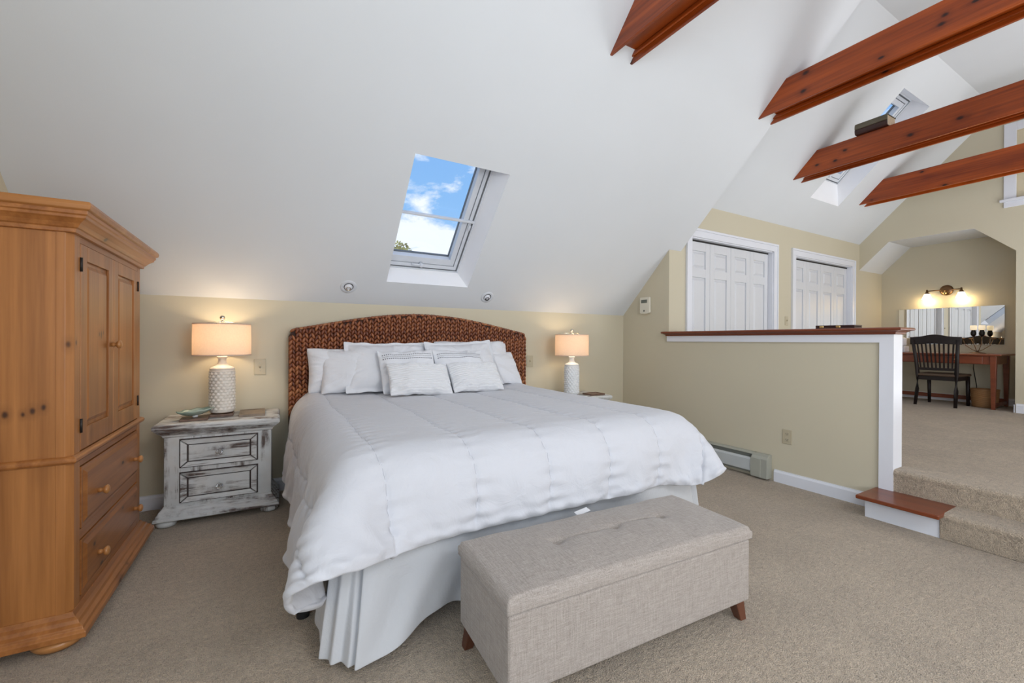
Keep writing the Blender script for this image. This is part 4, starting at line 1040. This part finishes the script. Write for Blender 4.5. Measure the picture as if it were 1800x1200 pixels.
for sx_ in (-1, 1):
    for sy_ in (-1, 1):
        cx, cy = sx_*(BL/2-.045), sy_*(BD/2-.045)
        link('leg', MB().hexa([(cx-.017+sx_*.022, cy-.017+sy_*.012, 0), (cx+.017+sx_*.022, cy-.017+sy_*.012, 0), (cx+.017+sx_*.022, cy+.017+sy_*.012, 0), (cx-.017+sx_*.022, cy+.017+sy_*.012, 0)],
             [(cx-.026, cy-.026, .088), (cx+.026, cy-.026, .088), (cx+.026, cy+.026, .088), (cx-.026, cy+.026, .088)]), 'leg', B, bevel=.003)

# ------------------------------------------------------------------ heater, plates, thermostat, ceiling eyelights
H = thing('baseboard_heater', 'long grey-green baseboard heater along the right wall beside the bed', 'heater', (XR, 0, 0))
y1h = YB-.02
prof = [(0, .02), (0, .212), (-.030, .212), (-.052, .200), (-.052, .196), (-.006, .190), (-.006, .02)]
link('back_plate', MB().prism([(p[0], p[1]) for p in prof], 1, 2.17, y1h), 'heater', H, bevel=.001)
link('front_panel', MB().prism([(-.066, .050), (-.070, .056), (-.070, .150), (-.058, .168), (-.054, .166), (-.062, .150), (-.062, .056)], 1, 2.18, y1h), 'heater_panel', H, bevel=.001)
link('fin_element', MB().box(-.055, -.008, 2.2, y1h, .085, .150), 'black', H)
ec = MB().prism([(0, .014), (0, .212), (-.034, .212), (-.062, .196), (-.074, .176), (-.074, .014)], 1, 2.048, 2.185)
link('end_cap', ec, 'heater', H, bevel=.004, seg=3)
link('end_cap_cover', MB().prism([(-.010, .020), (-.010, .178), (-.078, .174), (-.078, .020)], 1, 2.102, 2.188), 'heater', H, bevel=.002)
def plate(label, loc, rz, kind='switch', mat='almond', w=.074, h=.118):
    t = thing('wall_outlet' if kind == 'outlet' else 'light_switch', label, kind, loc, rz)   # faces -y locally
    link('cover_plate', MB().box(-w/2, w/2, -.006, 0, -h/2, h/2), mat, t, bevel=.003)
    if kind == 'outlet':
        for zz in (-.024, .024):
            r = link('receptacle', MB().box(-.017, .017, -.0075, -.004, zz-.014, zz+.014), mat, t, bevel=.004)
            link('slot', MB().box(-.009, -.006, -.0082, -.007, zz-.003, zz+.007).box(.006, .009, -.0082, -.007, zz-.003, zz+.007).box(-.0025, .0025, -.0082, -.007, zz-.010, zz-.005), 'black', r)
    else:
        link('toggle', MB().hexa([(-.005, -.005, -.012), (.005, -.005, -.012), (.005, -.005, .012), (-.005, -.005, .012)], [(-.004, -.018, .004), (.004, -.018, .004), (.004, -.018, .012), (-.004, -.018, .012)]), mat, t)
        link('screw', MB().ball((0, -.006, .030), .003, sy=.4, seg=8, rings=5).ball((0, -.006, -.030), .003, sy=.4, seg=8, rings=5), 'nickel', t)
    return t
plate('almond light switch on the back wall between the left lamp and the headboard', (-.018, YB, .962), 0, w=.078, h=.12)
plate('almond light switch on the back wall just right of the headboard', (2.405, YB, .955), 0, w=.078, h=.12)
plate('almond light switch between the two closet doors', (6.0, YC, 1.445), 0)
plate('almond duplex outlet low on the half wall', (XR, 1.925, .390), R(-90), 'outlet')
T = thing('thermostat', 'ivory wall thermostat with a small grey display on the right wall', 'thermostat', (XR, 3.435, 1.565), R(-90))
link('case', MB().prism([(-.070, -.075), (-.058, -.088), (0, -.094), (.058, -.088), (.070, -.075), (.070, .086), (.062, .094), (-.062, .094), (-.070, .086)], 1, -.030, 0), 'ivory', T, bevel=.006, seg=3)
link('display', MB().box(-.046, .038, -.032, -.028, .030, .066), 'lcd', T, bevel=.001)
link('button', MB().box(-.014, .006, -.033, -.028, -.066, -.048), 'lcd', T, bevel=.001)
def eyelight(label, x, s, dark):
    t = thing('recessed_light', label, 'light', (0, 0, 0), 0, 'eyeball lights in the sloping ceiling over the headboard')
    X = Vector((1, 0, 0)); Sv = Vector((0, -Q2, Q2)); Nn = Vector((0, -Q2, -Q2))   # Nn points into the room
    t.matrix_world = Matrix((( X.x, Sv.x, -Nn.x*-1, 0), (X.y, Sv.y, Nn.y, 0), (X.z, Sv.z, Nn.z, 0), (0, 0, 0, 1)))
    t.matrix_world.translation = Vector(PB(x, s, 0))
    link('trim_ring', MB().lathe([(.036, -.012), (.036, .003), (.044, .006), (.052, .004), (.062, .0035), (.064, -.001)], (0, 0, 0), 40, cap=False), 'window', t, fix=False)
    link('dark_gap', MB().lathe([(.0365, .0035), (.0310, .0035)], (0, 0, 0), 40, cap=False), 'black', t)
    link('eyeball', MB().ball((0, -.004, -.004), .034, sz=.55, seg=28, rings=14), 'trim', t)
    link('lens', MB().lathe([(.020, 0), (.021, .008), (.016, .009), (.014, .004), (.001, .003)], (0, -.012, .008), 24), 'black' if dark else 'nickel', t)
    return t
eyelight('left round eyeball light in the sloping ceiling, grey lens', .597, .176, False)
eyelight('right round eyeball light in the sloping ceiling, black lens', 1.853, .156, True)

# carved box on the half-wall cap
cb = thing('folding_game_box', 'flat dark red leather-look case with two brass clasps on the half-wall cap', 'case', (3.765, 1.585, 1.2705), R(0))
link('lower_shell', MB().box(-.062, .058, -.128, .128, 0, .012), 'leather', cb, bevel=.004, seg=3)
link('upper_shell', MB().box(-.062, .058, -.128, .128, .0125, .024), 'leather', cb, bevel=.004, seg=3)
for yy in (-.025, .085): link('clasp', MB().box(-.066, -.060, yy-.014, yy+.014, .004, .020), 'brass', cb, bevel=.002)

# ------------------------------------------------------------------ nook: mirror, wall light, desk, chair, basket, candles
mr = thing('wall_mirror', 'wide frameless mirror on the nook wall above the desk', 'mirror', (XN, 2.32, 1.415))
link('mirror_glass', MB().box(-.008, -.002, -.572, .572, -.273, .273), 'mirror', mr)
link('clip', MB().box(-.012, -.0, -.42, -.40, -.279, -.262).box(-.012, 0, .40, .42, -.279, -.262), 'nickel', mr)
sc_ = thing('wall_light', 'brass wall light with two lit white glass shades above the nook mirror', 'wall light', (XN, 2.335, 1.950))
link('back_plate', MB().lathe([(.075, 0), (.078, -.008), (.060, -.022), (.03, -.030), (.001, -.030)], (0, 0, .0), 32, 'X'), 'bronze', sc_)
link('arm', MB().tube([(-.03, 0, 0), (-.075, 0, .0)], .010).tube([(-.075, -.175, 0), (-.075, .20, 0)], .008), 'bronze', sc_)
link('knob', MB().ball((-.08, 0, -.045), .022, seg=12).tube([(-.075, 0, -.03), (-.075, 0, 0)], .006), 'brass', sc_)
for yy in (-.175, .20):
    link('shade_holder', MB().lathe([(.010, .02), (.014, -.015), (.030, -.035), (.032, -.045)], (-.075, yy, 0), 16), 'bronze', sc_)
    link('glass_shade', MB().lathe([(.030, -.042), (.036, -.055), (.046, -.085), (.062, -.125), (.058, -.125), (.042, -.085), (.03, -.05)], (-.075, yy, 0), 24, cap=False), 'lit', sc_)
    point('vanity_bulb_light', (XN-.085, 2.335+yy, 1.950-.16), 2.4, (1, .72, .36), .035)
# desk
dx0, dx1, dy0, dy1, dz = 8.14, 8.80, 1.66, 3.09, 1.018
dk = thing('writing_desk', 'cherry-coloured writing desk standing in the nook under the mirror', 'desk', (0, 0, 0))
link('desktop', MB().box(dx0-.01, dx1+.01, dy0-.03, dy1+.01, dz-.022, dz), 'desk', dk, bevel=.004)
link('apron', MB().box(dx0+.03, dx1-.02, dy0+.03, dy0+.05, dz-.135, dz-.022).box(dx1-.05, dx1-.03, dy0+.05, dy1-.05, dz-.135, dz-.022).box(dx0+.03, dx0+.05, dy0+.05, dy1-.05, dz-.135, dz-.022).box(dx0+.03, dx1-.02, dy1-.05, dy1-.03, dz-.135, dz-.022), 'desk', dk)
for a, b in ((1.80, 2.33), (2.36, 2.94)): 
    dr = link('drawer', MB().box(dx0+.014, dx0+.032, a, b, dz-.128, dz-.030), 'desk', dk, bevel=.003)
    link('knob', MB().ball((dx0+.006, (a+b)/2, dz-.078), .013, seg=12), 'bronze', dr)
for x in (dx0+.045, dx1-.045):
    for y in (dy0+.045, dy1-.045):
        link('leg', MB().hexa([(x-.018, y-.018, ZP), (x+.018, y-.018, ZP), (x+.018, y+.018, ZP), (x-.018, y+.018, ZP)], [(x-.030, y-.030, dz-.022), (x+.030, y-.030, dz-.022), (x+.030, y+.030, dz-.022), (x-.030, y+.030, dz-.022)]), 'desk', dk, bevel=.003)
link('stretcher', MB().box(dx1-.060, dx1-.035, dy0+.05, dy1-.05, ZP+.05, ZP+.105).box(dx0+.05, dx1-.05, dy0+.035, dy0+.055, ZP+.03, ZP+.075), 'desk', dk, bevel=.002)
# chair (faces +x, seen from behind)
ch = thing('dining_chair', 'dark slat-back wooden chair drawn up to the desk in the nook', 'chair', (7.98, 2.195, ZP), R(-2))
hw = .205
def leg(y):   # rear post: leg and back upright in one raked piece
    return MB().tube([(-.055, y, 0), (-.01, y*.97, .22), (.0, y*.96, .42), (-.02, y*1.02, .62), (-.07, y*1.12, .90)], [.019, .022, .024, .021, .018], 8)
link('rear_leg', leg(hw), 'espresso', ch); link('rear_leg', leg(-hw), 'espresso', ch)
for y in (-.20, .20): link('front_leg', MB().tube([(.40, y, 0), (.385, y, .40)], [.018, .024], 8), 'espresso', ch)
link('seat', MB().prism([(-.02, -.205), (.42, -.23), (.435, 0), (.42, .23), (-.02, .205)], 2, .405, .440), 'seat', ch, bevel=.012, seg=3)
link('seat_rail', MB().box(.0, .39, -.205, -.185, .35, .405).box(.0, .39, .185, .205, .35, .405).box(-.01, .012, -.2, .2, .35, .405).box(.375, .395, -.2, .2, .35, .405), 'espresso', ch, bevel=.003)
cr_ = MB(); n = 24; top = []; 
vsr = []; fsr = []
for k in range(n+1):
    y = -.262+.524*k/n; q = y/.262; zt = .945+.028*math.exp(-(q/.42)**2)+.004*math.cos(q*3); zb = .845+.006*math.cos(q*3)
    bow = -.088+.028*q*q
    for dx_, z in ((0, zb), (.024, zb), (.018, zt), (-.006, zt)): vsr.append((bow+dx_, y, z))
for k in range(n):
    for a in range(4): b = (a+1) % 4; fsr.append((k*4+a, (k+1)*4+a, (k+1)*4+b, k*4+b))
fsr += [(0, 1, 2, 3), (n*4+3, n*4+2, n*4+1, n*4)]
cr_.add(vsr, fsr); link('crest_rail', cr_, 'espresso', ch, bevel=.004)
link('lower_rail', MB().box(-.022, .0, -.195, .195, .485, .520), 'espresso', ch, bevel=.003)
for k in range(9):
    q = (k-4)/4; link('slat', MB().hexa([(-.018, q*.160-.0075, .505), (-.008, q*.160-.0075, .505), (-.008, q*.160+.0075, .505), (-.018, q*.160+.0075, .505)], [(-.080+.02*q*q, q*.185-.0085, .86), (-.068+.02*q*q, q*.185-.0085, .86), (-.068+.02*q*q, q*.185+.0085, .86), (-.080+.02*q*q, q*.185+.0085, .86)]), 'espresso', ch)
# basket
bs = thing('wicker_basket', 'round woven wicker basket on the carpet under the right end of the desk', 'basket', (8.40, 1.830, ZP))
link('woven_side', MB().lathe([(.100, 0), (.118, .01), (.128, .10), (.138, .24), (.130, .24), (.120, .10), (.098, .015)], (0, 0, 0), 40, cap=False), 'wicker', bs)
link('bottom', MB().lathe([(.001, .004), (.105, .004), (.105, .012), (.001, .012)], (0, 0, 0), 32, cap=False), 'wicker', bs)
link('rim', MB().lathe([(.134+.007*math.cos(a), .240+.007*math.sin(a)) for a in [k*2*PI/10 for k in range(11)]], (0, 0, 0), 40, cap=False), 'wicker', bs)
link('band', MB().lathe([(.130+.005*math.cos(a), .135+.006*math.sin(a)) for a in [k*2*PI/8 for k in range(9)]], (0, 0, 0), 40, cap=False), 'wicker', bs)
# candelabrum
ca = thing('candle_holder', 'branching wire candle holder with two cream candles on the desk', 'candle holder', (8.69, 1.965, dz+.0005))
link('base', MB().lathe([(.085, 0), (.088, .004), (.06, .010), (.02, .016), (.008, .024)], (0, 0, 0), 24), 'bronze', ca)
for y0_, z0_ in ((-.15, .20), (.15, .20), (-.045, .24), (.045, .24)):
    link('branch', MB().tube([(0, 0, .02), (0, y0_*.35, .05), (0, y0_*.8, z0_*.55), (0, y0_, z0_)], .0045, 6), 'bronze', ca)
for y0_, z0_ in ((-.15, .20), (.15, .20)): link('leaf', MB().ball((0, y0_, z0_+.004), .03, sx=.25, sz=.35, seg=10, rings=6), 'bronze', ca)
for y0_ in (-.042, .042):
    link('candle_cup', MB().lathe([(.010, 0), (.026, .02), (.030, .05), (.020, .085), (.026, .095)], (0, y0_, .235), 16), 'iron', ca)
    link('candle', MB().lathe([(.030, .0), (.034, .02), (.034, .058), (.030, .066), (.012, .060), (.001, .058)], (0, y0_, .325), 20), 'wax', ca)
# frosted organiser on the desk
ob = thing('desk_organizer', 'pale frosted organizer box on the desk, half hidden behind the half-wall post', 'box', (8.46, 2.80, dz+.0005))
link('tray_base', MB().box(-.09, .09, -.14, .14, 0, .09), 'acrylic', ob, bevel=.01, seg=3)
link('upper_tray', MB().box(-.07, .07, -.12, .12, .092, .22), 'acrylic', ob, bevel=.02, seg=4)
tag(link('cable', MB().tube([(8.78, 2.02, dz-.05), (8.80, 2.03, .8), (8.81, 2.0, .55), (8.82, 2.01, .34)], .005, 6), 'iron'), 'thin dark cable hanging behind the desk above the basket', 'cable')
